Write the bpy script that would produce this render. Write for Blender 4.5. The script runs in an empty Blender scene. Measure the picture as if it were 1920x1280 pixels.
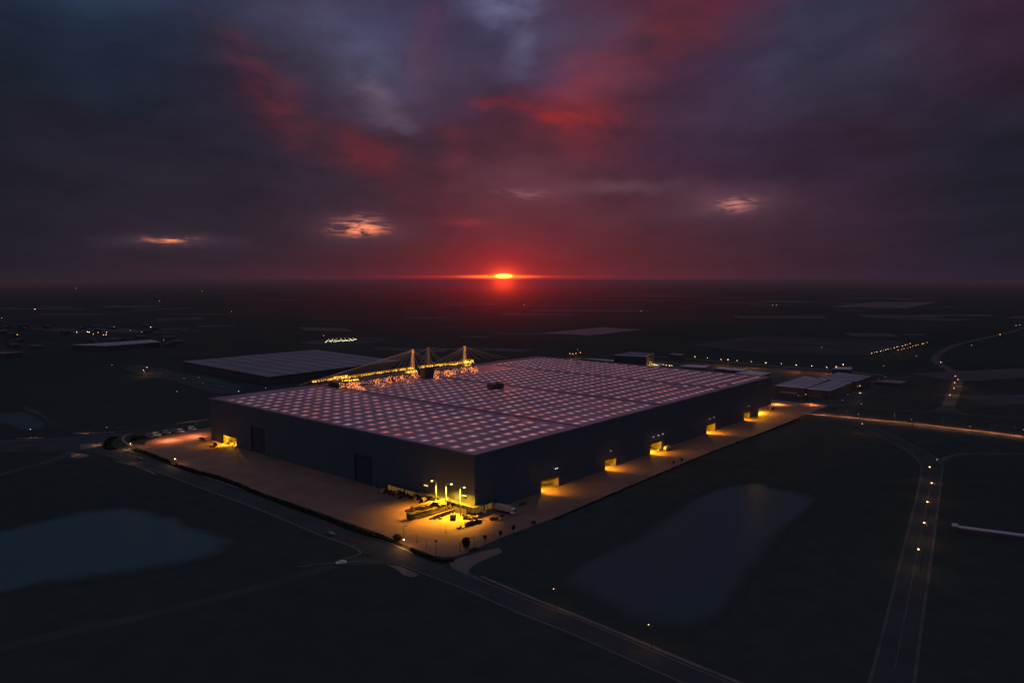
import bpy, bmesh, math, random
from mathutils import Vector, Matrix
from mathutils.geometry import tessellate_polygon
random.seed(11)
rnd = random.random
C = bpy.context.scene.collection
scene = bpy.context.scene

# ---------------------------------------------------------------- camera model
F = 1371.0; TH = math.atan(117 / F); H = 120.0
def ray(px, py):
    x = (px - 960) / F; y = -(py - 640) / F
    c, s = math.cos(TH), math.sin(TH)
    return Vector((x, c + y * s, -s + y * c))
def G(px, py, z=0.0):
    d = ray(px, py); t = (z - H) / d.z
    return Vector((d.x * t, d.y * t))
cam_d = bpy.data.cameras.new('camera'); cam = bpy.data.objects.new('camera', cam_d); C.objects.link(cam)
cam.location = (0, 0, H); cam.rotation_euler = (math.radians(90) - TH, 0, 0)
cam_d.sensor_width = 36; cam_d.lens = F / 1920 * 36; cam_d.clip_start = 1; cam_d.clip_end = 200000
scene.camera = cam
scene.view_settings.view_transform = 'Standard'; scene.view_settings.look = 'None'
scene.view_settings.exposure = 0; scene.view_settings.gamma = 1
scene.cycles.use_denoising = True
scene.cycles.max_bounces = 5; scene.cycles.diffuse_bounces = 2; scene.cycles.glossy_bounces = 2
scene.cycles.transmission_bounces = 2; scene.cycles.transparent_max_bounces = 48
scene.cycles.caustics_reflective = False; scene.cycles.caustics_refractive = False
scene.cycles.sample_clamp_indirect = 3

# building frame: origin at the near corner, +u along the right wall, +v along the left wall
BN = G(890, 853, 31.4); ANG = math.radians(49.39)
UU = Vector((math.cos(ANG), math.sin(ANG))); VV = Vector((-UU.y, UU.x))
BU, BV, BH = 392.0, 272.5, 31.4
def W(u, v): p = BN + UU * u + VV * v; return (p.x, p.y)
def uv(px, py, z=0.0):
    p = G(px, py, z) - BN; return (p.dot(UU), p.dot(VV))
def on_v(px, py, v):   # where a pixel's ray meets the vertical plane v=const
    d = ray(px, py); o = BN.dot(VV) + v; t = o / Vector((d.x, d.y)).dot(VV)
    p = Vector((d.x, d.y)) * t
    return ((p - BN).dot(UU), d.z * t + H)

# ---------------------------------------------------------------- materials
def s2l(c): return c / 12.92 if c <= .04045 else ((c + .055) / 1.055) ** 2.4
def hx(h): h = h.lstrip('#'); return tuple(s2l(int(h[i:i + 2], 16) / 255) for i in (0, 2, 4))
def mat(name, col, rough=.7, metal=0, spec=.5, emit=None, es=0, var=.25, scale=1.0, coat=0, bump=0, col2=None, detail=4, stretch=(1, 1, 1)):
    m = bpy.data.materials.new(name); m.use_nodes = True
    nt = m.node_tree; N = nt.nodes; L = nt.links; b = N['Principled BSDF']
    b.inputs['Roughness'].default_value = rough; b.inputs['Metallic'].default_value = metal
    b.inputs['Specular IOR Level'].default_value = spec
    if coat: b.inputs['Coat Weight'].default_value = coat
    if emit: b.inputs['Emission Color'].default_value = (*emit, 1); b.inputs['Emission Strength'].default_value = es
    tc = N.new('ShaderNodeTexCoord'); mp = N.new('ShaderNodeMapping'); mp.inputs['Scale'].default_value = stretch
    L.new(tc.outputs['Object'], mp.inputs['Vector'])
    no = N.new('ShaderNodeTexNoise'); no.inputs['Scale'].default_value = scale; no.inputs['Detail'].default_value = detail
    L.new(mp.outputs[0], no.inputs['Vector'])
    cr = N.new('ShaderNodeValToRGB'); L.new(no.outputs['Fac'], cr.inputs['Fac'])
    c2 = col2 or tuple(c * (1 + var) for c in col); c1 = col if col2 else tuple(c * (1 - var) for c in col)
    cr.color_ramp.elements[0].position = .3; cr.color_ramp.elements[1].position = .7
    cr.color_ramp.elements[0].color = (*c1, 1); cr.color_ramp.elements[1].color = (*c2, 1)
    L.new(cr.outputs['Color'], b.inputs['Base Color'])
    if bump:
        bp = N.new('ShaderNodeBump'); bp.inputs['Strength'].default_value = bump; bp.inputs['Distance'].default_value = .3
        L.new(no.outputs['Fac'], bp.inputs['Height']); L.new(bp.outputs[0], b.inputs['Normal'])
    return m
def emis(name, col, s, base=(.3, .3, .3)):
    return mat(name, base, .4, emit=col, es=s, var=.1)

M = {}
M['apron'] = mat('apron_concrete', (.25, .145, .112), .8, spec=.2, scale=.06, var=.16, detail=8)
M['asphalt'] = mat('asphalt', (.058, .064, .072), .85, spec=.15, scale=.05, var=.18, detail=9)
M['asphalt2'] = mat('asphalt_worn', (.062, .068, .074), .85, spec=.15, scale=.04, var=.2, detail=8)
M['pave'] = mat('paving', (.16, .135, .12), .85, scale=.12, var=.22, detail=6)
M['kerb'] = mat('kerb_stone', (.17, .155, .145), .85, scale=.3, var=.2)
M['paint'] = mat('road_paint', (.11, .11, .11), .6, scale=.5, var=.2)
M['amberlit'] = mat('amber_lit_path', (.34, .2, .13), .85, scale=.06, var=.2)  # orange of the lamp light put into the path colour
M['field1'] = mat('field_light', (.078, .074, .078), .95, spec=.05, scale=.01, var=.25)
M['field2'] = mat('field_mid', (.05, .043, .04), .9, scale=.02, var=.3)
M['verge'] = mat('verge_grass', (.034, .042, .034), .95, scale=.2, var=.4, spec=.1)
M['leaf'] = mat('leaves', (.022, .030, .014), .85, scale=.6, var=.5, spec=.15)
M['leaf2'] = mat('leaves_bright', (.05, .055, .02), .85, scale=.6, var=.4, spec=.15)
M['bark'] = mat('bark', (.06, .045, .035), .9, scale=3)
M['post'] = mat('galvanised_post', (.22, .21, .19), .5, metal=.4, scale=1)
M['postpale'] = mat('pale_painted_post', (.62, .6, .5), .5, scale=1, var=.08)
M['postdark'] = mat('dark_post', (.035, .03, .03), .6, scale=1)
M['steel'] = mat('steel_dark', (.035, .03, .03), .55, metal=.5, scale=.8, var=.4)
M['rust'] = mat('rusty_steel', (.075, .038, .022), .75, metal=.2, scale=.9, var=.5)
M['pale_steel'] = mat('pale_steel', (.12, .10, .075), .5, scale=.7, var=.25)
M['tarp'] = mat('pale_tarpaulin', (.14, .125, .085), .55, scale=.5, var=.15, bump=.6)
M['tank'] = mat('green_tank', (.03, .045, .035), .5, scale=1.2, var=.3)
M['wood'] = mat('pallet_wood', (.3, .2, .1), .8, scale=2, var=.3)
M['black'] = mat('rubber', (.015, .015, .016), .8, scale=2)
M['glass'] = mat('dark_glass', (.02, .025, .03), .08, spec=.8, scale=1, var=.1)
M['white'] = mat('white_paint', (.8, .78, .74), .35, scale=.6, var=.08, coat=.3)
M['silver'] = mat('silver_paint', (.42, .42, .44), .3, metal=.5, scale=.6, var=.08, coat=.4)
M['grey'] = mat('grey_paint', (.2, .2, .22), .35, metal=.3, scale=.6, var=.08, coat=.4)
M['darkpaint'] = mat('dark_paint', (.05, .055, .07), .3, scale=.6, var=.1, coat=.5)
M['yellow'] = mat('yellow_paint', (.7, .5, .08), .4, scale=.6, var=.1)
M['lorry_box'] = mat('lorry_side', (.6, .5, .36), .5, scale=.5, var=.1)
M['farroof'] = mat('pale_metal_roof', (.235, .205, .24), .6, scale=.02, var=.18, spec=.3)
M['farwall'] = mat('far_wall', (.09, .08, .09), .8, scale=.1, var=.15)
M['rib'] = mat('roof_rib', (.17, .145, .17), .7, scale=.05)
M['shedroof'] = mat('white_metal_roof', (.56, .48, .56), .6, scale=.02, var=.12, spec=.3)
M['farwall2'] = mat('far_wall_light', (.10, .08, .085), .8, scale=.1, var=.15)
M['trim'] = mat('parapet_trim', (.22, .22, .24), .45, metal=.3, scale=.3, var=.12)
M['hvac'] = mat('roof_plant_metal', (.05, .05, .065), .6, scale=.3, var=.2)
M['facadeglass'] = mat('glowing_facade_glass', (.25, .22, .1), .3, emit=(1, .55, .1), es=.11, scale=.5, var=.4)  # part of this glow stands in for lamp light the canopy blocks
M['lampY'] = emis('lamp_yellow', (1, .62, .18), 14)
M['lampW'] = emis('lamp_white', (1, .64, .34), 5.5)
M['lampC'] = emis('lamp_cold', (.8, .95, 1), 2.5)
M['lampO'] = emis('lamp_orange', (1, .33, .06), 6)
M['lampR'] = emis('lamp_red', (1, .08, .04), 6)
M['lampG'] = emis('lamp_greenish', (.9, .8, .42), 2.2)
M['lampYs'] = emis('lamp_yellow_soft', (1, .6, .12), 2.0)
M['lampWd'] = emis('lamp_white_dim', (1, .68, .5), 1.2)

# wall cladding with vertical seams
def cladding(name, col):
    m = bpy.data.materials.new(name); m.use_nodes = True; nt = m.node_tree; N = nt.nodes; L = nt.links; b = N['Principled BSDF']
    tc = N.new('ShaderNodeTexCoord'); sp = N.new('ShaderNodeSeparateXYZ'); L.new(tc.outputs['Object'], sp.inputs[0])
    ad = N.new('ShaderNodeMath'); ad.operation = 'ADD'; L.new(sp.outputs[0], ad.inputs[0]); L.new(sp.outputs[1], ad.inputs[1])
    md = N.new('ShaderNodeMath'); md.operation = 'PINGPONG'; md.inputs[1].default_value = 3.0; L.new(ad.outputs[0], md.inputs[0])
    mr = N.new('ShaderNodeMapRange'); mr.inputs[1].default_value = 0; mr.inputs[2].default_value = .12; mr.inputs[3].default_value = .75; mr.inputs[4].default_value = 1
    L.new(md.outputs[0], mr.inputs[0])
    fl = N.new('ShaderNodeMath'); fl.operation = 'SNAP'; fl.inputs[1].default_value = 6; L.new(ad.outputs[0], fl.inputs[0])
    wn = N.new('ShaderNodeTexWhiteNoise'); wn.noise_dimensions = '1D'; L.new(fl.outputs[0], wn.inputs['W'])
    no = N.new('ShaderNodeTexNoise'); no.inputs['Scale'].default_value = .05; no.inputs['Detail'].default_value = 6; L.new(tc.outputs['Object'], no.inputs['Vector'])
    a2 = N.new('ShaderNodeMath'); a2.operation = 'MULTIPLY_ADD'; a2.inputs[1].default_value = .06; L.new(wn.outputs[0], a2.inputs[0]); nm = N.new('ShaderNodeMath'); nm.operation = 'MULTIPLY'; nm.inputs[1].default_value = .22; L.new(no.outputs[0], nm.inputs[0]); L.new(nm.outputs[0], a2.inputs[2])
    a3 = N.new('ShaderNodeMath'); a3.operation = 'ADD'; a3.inputs[1].default_value = .85; L.new(a2.outputs[0], a3.inputs[0])
    mu = N.new('ShaderNodeMath'); mu.operation = 'MULTIPLY'; L.new(a3.outputs[0], mu.inputs[0]); L.new(mr.outputs[0], mu.inputs[1])
    vm = N.new('ShaderNodeVectorMath'); vm.operation = 'SCALE'; vm.inputs[0].default_value = col; L.new(mu.outputs[0], vm.inputs['Scale'])
    L.new(vm.outputs[0], b.inputs['Base Color']); b.inputs['Roughness'].default_value = .6; b.inputs['Specular IOR Level'].default_value = .2
    return m
M['wall'] = cladding('dark_cladding', (.088, .108, .138))
M['doorm'] = cladding('door_cladding', (.055, .07, .095))

# roof membrane
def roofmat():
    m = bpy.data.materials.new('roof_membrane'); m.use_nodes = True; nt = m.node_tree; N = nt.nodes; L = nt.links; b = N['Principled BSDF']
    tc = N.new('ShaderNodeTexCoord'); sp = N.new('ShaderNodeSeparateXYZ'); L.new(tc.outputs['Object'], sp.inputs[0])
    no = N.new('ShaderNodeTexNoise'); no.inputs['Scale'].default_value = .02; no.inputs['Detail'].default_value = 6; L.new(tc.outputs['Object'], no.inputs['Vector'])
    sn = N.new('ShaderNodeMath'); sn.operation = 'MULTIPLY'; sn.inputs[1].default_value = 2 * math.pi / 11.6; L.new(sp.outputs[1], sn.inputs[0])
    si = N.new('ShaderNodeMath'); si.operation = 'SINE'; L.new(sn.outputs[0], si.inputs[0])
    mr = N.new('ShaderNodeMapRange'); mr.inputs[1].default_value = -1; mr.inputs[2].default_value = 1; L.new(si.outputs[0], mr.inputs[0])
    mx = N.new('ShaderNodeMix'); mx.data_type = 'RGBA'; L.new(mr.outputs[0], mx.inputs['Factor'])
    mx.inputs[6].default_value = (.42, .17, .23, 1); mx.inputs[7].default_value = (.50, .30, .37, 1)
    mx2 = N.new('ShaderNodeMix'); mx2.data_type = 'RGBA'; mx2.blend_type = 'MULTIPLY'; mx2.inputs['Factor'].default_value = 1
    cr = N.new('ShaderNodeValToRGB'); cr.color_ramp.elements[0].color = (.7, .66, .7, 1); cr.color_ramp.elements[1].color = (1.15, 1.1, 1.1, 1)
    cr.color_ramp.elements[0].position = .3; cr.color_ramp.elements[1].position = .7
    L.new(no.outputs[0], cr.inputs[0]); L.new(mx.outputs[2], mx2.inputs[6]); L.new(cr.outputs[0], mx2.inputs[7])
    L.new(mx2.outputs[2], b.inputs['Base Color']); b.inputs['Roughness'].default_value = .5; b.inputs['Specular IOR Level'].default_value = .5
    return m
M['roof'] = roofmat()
# skylight domes with a soft glow painted in as emission, brightest at the crown
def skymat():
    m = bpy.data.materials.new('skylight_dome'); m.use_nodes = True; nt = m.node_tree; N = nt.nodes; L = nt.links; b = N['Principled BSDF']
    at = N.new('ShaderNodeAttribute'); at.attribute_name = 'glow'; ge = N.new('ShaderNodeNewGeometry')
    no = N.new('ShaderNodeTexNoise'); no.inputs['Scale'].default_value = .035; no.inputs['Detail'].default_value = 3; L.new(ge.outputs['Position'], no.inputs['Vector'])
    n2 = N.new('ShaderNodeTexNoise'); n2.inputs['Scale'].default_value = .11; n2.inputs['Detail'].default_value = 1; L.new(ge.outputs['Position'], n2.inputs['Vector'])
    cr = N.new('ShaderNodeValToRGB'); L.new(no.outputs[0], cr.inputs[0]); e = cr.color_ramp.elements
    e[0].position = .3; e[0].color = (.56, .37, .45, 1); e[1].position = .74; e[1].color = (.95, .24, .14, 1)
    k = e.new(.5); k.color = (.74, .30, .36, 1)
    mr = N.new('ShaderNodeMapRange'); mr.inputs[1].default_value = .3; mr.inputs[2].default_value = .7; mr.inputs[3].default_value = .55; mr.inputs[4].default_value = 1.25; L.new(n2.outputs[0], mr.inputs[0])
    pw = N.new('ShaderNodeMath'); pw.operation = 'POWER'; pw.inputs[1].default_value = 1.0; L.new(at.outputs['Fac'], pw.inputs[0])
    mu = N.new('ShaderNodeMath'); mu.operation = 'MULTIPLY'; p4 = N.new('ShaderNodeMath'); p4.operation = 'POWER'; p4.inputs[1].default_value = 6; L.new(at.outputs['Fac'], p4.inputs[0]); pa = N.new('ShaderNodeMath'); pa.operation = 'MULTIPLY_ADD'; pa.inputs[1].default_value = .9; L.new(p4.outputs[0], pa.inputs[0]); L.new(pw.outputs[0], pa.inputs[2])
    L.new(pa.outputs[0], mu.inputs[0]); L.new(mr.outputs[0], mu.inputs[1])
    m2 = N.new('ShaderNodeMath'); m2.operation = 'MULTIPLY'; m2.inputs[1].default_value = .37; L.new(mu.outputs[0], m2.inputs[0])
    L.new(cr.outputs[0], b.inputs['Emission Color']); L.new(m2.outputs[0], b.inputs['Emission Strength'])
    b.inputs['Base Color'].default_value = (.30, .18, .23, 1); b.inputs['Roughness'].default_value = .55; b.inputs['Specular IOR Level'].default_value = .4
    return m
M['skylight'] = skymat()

# terrain
def groundmat():
    m = bpy.data.materials.new('farmland'); m.use_nodes = True; nt = m.node_tree; N = nt.nodes; L = nt.links; b = N['Principled BSDF']
    tc = N.new('ShaderNodeTexCoord'); mp = N.new('ShaderNodeMapping'); mp.inputs['Rotation'].default_value = (0, 0, .5); mp.inputs['Scale'].default_value = (.0016, .0028, 1)
    L.new(tc.outputs['Object'], mp.inputs[0])
    vo = N.new('ShaderNodeTexVoronoi'); vo.distance = 'CHEBYCHEV'; vo.inputs['Scale'].default_value = 1; vo.inputs['Randomness'].default_value = .7; L.new(mp.outputs[0], vo.inputs['Vector'])
    sp = N.new('ShaderNodeSeparateColor'); L.new(vo.outputs['Color'], sp.inputs[0])
    no = N.new('ShaderNodeTexNoise'); no.inputs['Scale'].default_value = .004; no.inputs['Detail'].default_value = 8; L.new(tc.outputs['Object'], no.inputs['Vector'])
    n2 = N.new('ShaderNodeTexNoise'); n2.inputs['Scale'].default_value = .09; n2.inputs['Detail'].default_value = 8; L.new(tc.outputs['Object'], n2.inputs['Vector'])
    cr = N.new('ShaderNodeValToRGB'); e = cr.color_ramp.elements
    e[0].color = (.044, .060, .058, 1); e[1].color = (.062, .064, .062, 1); k = e.new(.6); k.color = (.050, .061, .059, 1)
    L.new(sp.outputs[0], cr.inputs[0])
    a = N.new('ShaderNodeMath'); a.operation = 'MULTIPLY'; L.new(no.outputs[0], a.inputs[0]); L.new(n2.outputs[0], a.inputs[1])
    mr = N.new('ShaderNodeMapRange'); mr.inputs[1].default_value = .12; mr.inputs[2].default_value = .4; mr.inputs[3].default_value = .85; mr.inputs[4].default_value = 1.18; L.new(a.outputs[0], mr.inputs[0])
    vm = N.new('ShaderNodeVectorMath'); vm.operation = 'SCALE'; L.new(cr.outputs[0], vm.inputs[0]); L.new(mr.outputs[0], vm.inputs['Scale'])
    L.new(vm.outputs[0], b.inputs['Base Color']); b.inputs['Roughness'].default_value = 1; b.inputs['Specular IOR Level'].default_value = .03
    return m
M['ground'] = groundmat()
def watermat(name, col, bumps, spec):
    m = bpy.data.materials.new(name); m.use_nodes = True; nt = m.node_tree; N = nt.nodes; L = nt.links; b = N['Principled BSDF']
    at = N.new('ShaderNodeAttribute'); at.attribute_name = 'glow'
    tc = N.new('ShaderNodeTexCoord'); n2 = N.new('ShaderNodeTexNoise'); n2.inputs['Scale'].default_value = .06; n2.inputs['Detail'].default_value = 6; L.new(tc.outputs['Object'], n2.inputs['Vector'])
    ad = N.new('ShaderNodeMath'); ad.operation = 'MULTIPLY_ADD'; ad.inputs[1].default_value = .7; ad.inputs[2].default_value = -.35; L.new(n2.outputs[0], ad.inputs[0])
    a2 = N.new('ShaderNodeMath'); a2.operation = 'ADD'; L.new(at.outputs['Fac'], a2.inputs[0]); L.new(ad.outputs[0], a2.inputs[1])
    mr = N.new('ShaderNodeMapRange'); mr.interpolation_type = 'SMOOTHSTEP'; mr.inputs[1].default_value = .15; mr.inputs[2].default_value = .95; L.new(a2.outputs[0], mr.inputs[0])
    mx = N.new('ShaderNodeMix'); mx.data_type = 'RGBA'; L.new(mr.outputs[0], mx.inputs[0]); mx.inputs[6].default_value = (.050, .061, .060, 1); mx.inputs[7].default_value = (*col, 1)
    L.new(mx.outputs[2], b.inputs['Base Color']); ms = N.new('ShaderNodeMath'); ms.operation = 'MULTIPLY'; ms.inputs[1].default_value = spec; L.new(mr.outputs[0], ms.inputs[0]); L.new(ms.outputs[0], b.inputs['Specular IOR Level'])
    b.inputs['Roughness'].default_value = .28; b.inputs['IOR'].default_value = 1.33
    no = N.new('ShaderNodeTexNoise'); no.inputs['Scale'].default_value = .5; no.inputs['Detail'].default_value = 3
    L.new(tc.outputs['Object'], no.inputs['Vector']); bp = N.new('ShaderNodeBump'); bp.inputs['Strength'].default_value = bumps; bp.inputs['Distance'].default_value = .2
    L.new(no.outputs[0], bp.inputs['Height']); L.new(bp.outputs[0], b.inputs['Normal'])
    return m
M['water'] = watermat('pond_water', (.054, .112, .124), .25, .2)
M['water2'] = watermat('pond_water_dark', (.056, .088, .098), .25, .06)

# ---------------------------------------------------------------- mesh builder
class MB:
    def __init__(s): s.v = []; s.f = []; s.mi = []; s.cur = 0; s.g = None
    def add(s, vs, fs):
        o = len(s.v); s.v += [tuple(v) for v in vs]; s.f += [tuple(i + o for i in f) for f in fs]; s.mi += [s.cur] * len(fs); return s
    def box(s, x0, x1, y0, y1, z0, z1):
        return s.add([(x0, y0, z0), (x1, y0, z0), (x1, y1, z0), (x0, y1, z0), (x0, y0, z1), (x1, y0, z1), (x1, y1, z1), (x0, y1, z1)],
                     [(0, 3, 2, 1), (4, 5, 6, 7), (0, 1, 5, 4), (1, 2, 6, 5), (2, 3, 7, 6), (3, 0, 4, 7)])
    def tube(s, pts, r, n=8, r2=None, cap=True):
        pts = [Vector(p) for p in pts]; rings = []; k = len(pts)
        vs = []; fs = []
        for i, p in enumerate(pts):
            d = (pts[min(i + 1, k - 1)] - pts[max(i - 1, 0)]).normalized()
            a = d.orthogonal().normalized() if abs(d.z) < .95 else Vector((1, 0, 0)); a = (a - d * a.dot(d)).normalized(); b = d.cross(a)
            rr = r if r2 is None else r + (r2 - r) * i / max(k - 1, 1)
            for j in range(n):
                t = 2 * math.pi * j / n; vs.append(p + a * (math.cos(t) * rr) + b * (math.sin(t) * rr))
        for i in range(k - 1):
            for j in range(n): fs.append((i * n + j, i * n + (j + 1) % n, (i + 1) * n + (j + 1) % n, (i + 1) * n + j))
        if cap: fs.append(tuple(range(n - 1, -1, -1))); fs.append(tuple((k - 1) * n + j for j in range(n)))
        return s.add(vs, fs)
    def prism(s, prof, y0, y1, inset=None):   # profile in x,z extruded along y; inset = (z above which the sides lean in, amount)
        n = len(prof); vs = []
        for y, sg in ((y0, 1), (y1, -1)):
            for x, z in prof:
                dy = 0
                if inset and z > inset[0]: dy = sg * inset[1]
                vs.append((x, y + dy, z))
        fs = [tuple(range(n)), tuple(range(2 * n - 1, n - 1, -1))]
        for i in range(n): fs.append((i, i + n, (i + 1) % n + n, (i + 1) % n))
        return s.add(vs, fs)
    def ball(s, c, r, nu=10, nv=6, sz=1.0, jit=0):
        vs = [(c[0], c[1], c[2] - r * sz)]
        for i in range(1, nv):
            for j in range(nu):
                a = math.pi * i / nv - math.pi / 2; b = 2 * math.pi * j / nu; q = r * (1 + jit * (rnd() - .5))
                vs.append((c[0] + q * math.cos(a) * math.cos(b), c[1] + q * math.cos(a) * math.sin(b), c[2] + q * sz * math.sin(a)))
        vs.append((c[0], c[1], c[2] + r * sz)); fs = []
        for j in range(nu): fs.append((0, 1 + (j + 1) % nu, 1 + j))
        for i in range(nv - 2):
            for j in range(nu):
                a = 1 + i * nu; fs.append((a + j, a + (j + 1) % nu, a + nu + (j + 1) % nu, a + nu + j))
        t = len(vs) - 1; a = 1 + (nv - 2) * nu
        for j in range(nu): fs.append((a + j, a + (j + 1) % nu, t))
        return s.add(vs, fs)
    def build(s, name, mats, parent=None, smooth=False, bevel=0):
        me = bpy.data.meshes.new(name); me.from_pydata(s.v, [], s.f)
        if not isinstance(mats, (list, tuple)): mats = [mats]
        for m in mats: me.materials.append(m)
        if len(mats) > 1: me.polygons.foreach_set('material_index', s.mi)
        if smooth: me.polygons.foreach_set('use_smooth', [True] * len(me.polygons))
        if s.g is not None:
            a = me.attributes.new('glow', 'FLOAT', 'POINT'); a.data.foreach_set('value', s.g)
        me.update()
        bm = bmesh.new(); bm.from_mesh(me); bmesh.ops.recalc_face_normals(bm, faces=bm.faces); bm.to_mesh(me); bm.free()
        o = bpy.data.objects.new(name, me); C.objects.link(o)
        if parent: o.parent = parent
        if bevel:
            md = o.modifiers.new('bevel', 'BEVEL'); md.width = bevel; md.segments = 2; md.limit_method = 'ANGLE'
        return o
def tag(o, label=None, cat=None, group=None, kind=None):
    if label: o['label'] = label
    if cat: o['category'] = cat
    if group: o['group'] = group
    if kind: o['kind'] = kind
    return o
def empty(name, loc, rz=0, label=None, cat=None, group=None):
    o = bpy.data.objects.new(name, None); C.objects.link(o); o.location = loc if len(loc) == 3 else (loc[0], loc[1], 0); o.rotation_euler.z = rz
    o.empty_display_size = .5
    return tag(o, label, cat, group)
def copy_tree(o, parent=None):
    c = o.copy(); C.objects.link(c); c.parent = parent
    for ch in [x for x in bpy.data.objects if x.parent == o]: copy_tree(ch, c)
    return c
def struct(o, label=None): o['kind'] = 'structure'; return o

# ---------------------------------------------------------------- sheets, strips
def poly(name, pts, z, m, kind='structure'):
    pts = [Vector((p[0], p[1], 0)) for p in pts]
    tr = tessellate_polygon([pts]); me = bpy.data.meshes.new(name)
    me.from_pydata([(p.x, p.y, z) for p in pts], [], [tuple(t) for t in tr])
    bm = bmesh.new(); bm.from_mesh(me)
    for f in bm.faces:
        f.normal_update()
        if f.normal.z < 0: f.normal_flip()
    bm.to_mesh(me); bm.free(); me.materials.append(m)
    o = bpy.data.objects.new(name, me); C.objects.link(o)
    if kind: o['kind'] = kind
    return o
def smooth_line(pts, n=6):
    P = [Vector(p) for p in pts]; out = []
    for i in range(len(P) - 1):
        a = P[max(i - 1, 0)]; b = P[i]; c = P[i + 1]; d = P[min(i + 2, len(P) - 1)]
        for k in range(n):
            t = k / n
            out.append(.5 * ((2 * b) + (c - a) * t + (2 * a - 5 * b + 4 * c - d) * t * t + (3 * b - a - 3 * c + d) * t ** 3))
    out.append(P[-1]); return out
def strip_mb(line, w, z0, z1=None, mb=None):
    """flat (or raised, when z1 is given) band along a line"""
    mb = mb or MB(); n = len(line); Ls = []; Rs = []
    for i, p in enumerate(line):
        d = (line[min(i + 1, n - 1)] - line[max(i - 1, 0)]).normalized(); q = Vector((-d.y, d.x))
        ww = w[i] if isinstance(w, list) else w
        Ls.append(p + q * ww / 2); Rs.append(p - q * ww / 2)
    if z1 is None:
        vs = [(p.x, p.y, z0) for p in Ls] + [(p.x, p.y, z0) for p in Rs]
        fs = [(i, i + 1, n + i + 1, n + i) for i in range(n - 1)]
    else:
        vs = [(p.x, p.y, z1) for p in Ls] + [(p.x, p.y, z1) for p in Rs] + [(p.x, p.y, z0) for p in Ls] + [(p.x, p.y, z0) for p in Rs]
        fs = []
        for i in range(n - 1):
            fs += [(i, i + 1, n + i + 1, n + i), (2 * n + i, 2 * n + i + 1, i + 1, i), (n + i, n + i + 1, 3 * n + i + 1, 3 * n + i)]
    return mb.add(vs, fs)
def strip(name, pxs, w, z0, m, z1=None, smooth=True, kind='structure'):
    ln = [G(*p) for p in pxs]
    if smooth: ln = smooth_line(ln)
    o = strip_mb(ln, w, z0, z1).build(name, m)
    if kind: o['kind'] = kind
    return o
def curve_px(pxs, n=6): return smooth_line([G(*p) for p in pxs], n)

# ground sheet, out past the horizon
def ground():
    mb = MB(); n = 96; rs = [0, 150, 400, 900, 2000, 5000, 12000, 30000, 90000]
    vs = [(0, 0, 0)]; fs = []
    for r in rs[1:]:
        for j in range(n): a = 2 * math.pi * j / n; vs.append((r * math.cos(a), r * math.sin(a), 0))
    for j in range(n): fs.append((0, 1 + j, 1 + (j + 1) % n))
    for i in range(len(rs) - 2):
        a = 1 + i * n
        for j in range(n): fs.append((a + j, a + n + j, a + n + (j + 1) % n, a + (j + 1) % n))
    o = mb.add(vs, fs).build('ground', M['ground']); o['kind'] = 'structure'
ground()

# apron, in building coordinates
ap = [(455, -31), (240, -31.5), (60, -32), (24, -32.5)]
ap += [uv(*p) for p in ((984, 991), (942, 1007), (900, 1025), (873, 1037), (850, 1043), (832, 1044), (813, 1041), (786, 1030), (757, 1021))]
ap += [(-48, 14), (-48.5, 90), (-49, 160)]
ap += [uv(*p) for p in ((413, 891), (377, 883), (326, 866), (270, 843), (252, 836), (250, 833), (271, 833.6), (273, 828), (301, 818), (346, 808), (392, 801))]
ap += [(20, BV + 8), (20, 3), (BU - 20, 3), (BU - 20, 24), (455, 24)]
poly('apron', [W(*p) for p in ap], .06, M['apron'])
# kerb arc at the left end of the apron
strip('apron_kerb', [(250, 838), (236, 830), (230, 823), (236, 816), (247, 813)], 1.6, 0, M['amberlit'], .12)
# low lit kerb wall at the far end of the apron
ew = MB().box(BU + 1, 456, 24, 25.2, 0, 2.6).build('kerb_wall', mat('orange_lit_concrete', (.5, .3, .2), .8)); ew.location = (BN.x, BN.y, 0); ew.rotation_euler.z = ANG  # orange of the light is put into the concrete colour
tag(ew, 'low pale concrete wall across the far end of the apron behind the building', 'wall')

# ---------------------------------------------------------------- roads
A1 = [(0, 829), (120, 831), (200, 834), (231, 845), (309, 867), (391, 900), (503, 936), (602, 973), (714, 1015), (797, 1050), (876, 1077), (951, 1108), (1013, 1133), (1060, 1150), (1160, 1192), (1280, 1243), (1480, 1325)]
B1 = [(0, 845), (100, 842), (170, 847), (231, 863), (292, 883), (405, 925), (489, 956), (588, 998), (658, 1025), (735, 1056), (791, 1074), (872, 1105), (966, 1146), (1060, 1183), (1160, 1227), (1300, 1288), (1380, 1322)]
la, lb = curve_px(A1, 5), curve_px(B1, 5)
poly('main_road', la + lb[::-1], .05, M['asphalt'])
strip_mb(curve_px([(231, 842), (309, 864), (391, 896), (503, 932), (602, 969), (714, 1011), (775, 1037)], 5), 1.1, 0, .12).build('pavement', M['pave'])['kind'] = 'structure'
strip_mb(curve_px([(902, 1080), (951, 1101), (1013, 1127), (1060, 1145), (1160, 1186), (1280, 1236), (1480, 1318)], 5), 1.6, 0, .12).build('pavement', M['pave'])['kind'] = 'structure'
strip_mb(curve_px([(878, 1078), (951, 1108.5), (1013, 1133.5), (1060, 1150.5), (1160, 1192.5), (1280, 1243.5), (1480, 1325.5)], 5), .45, .0, .16).build('kerb', M['kerb'])['kind'] = 'structure'
strip_mb(curve_px([(200, 853), (231, 863), (292, 883), (405, 925), (489, 956), (588, 998), (645, 1018), (668, 1028), (676, 1036), (664, 1043), (630, 1051)], 5), .6, 0, .14).build('kerb', M['kerb'])['kind'] = 'structure'
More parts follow.
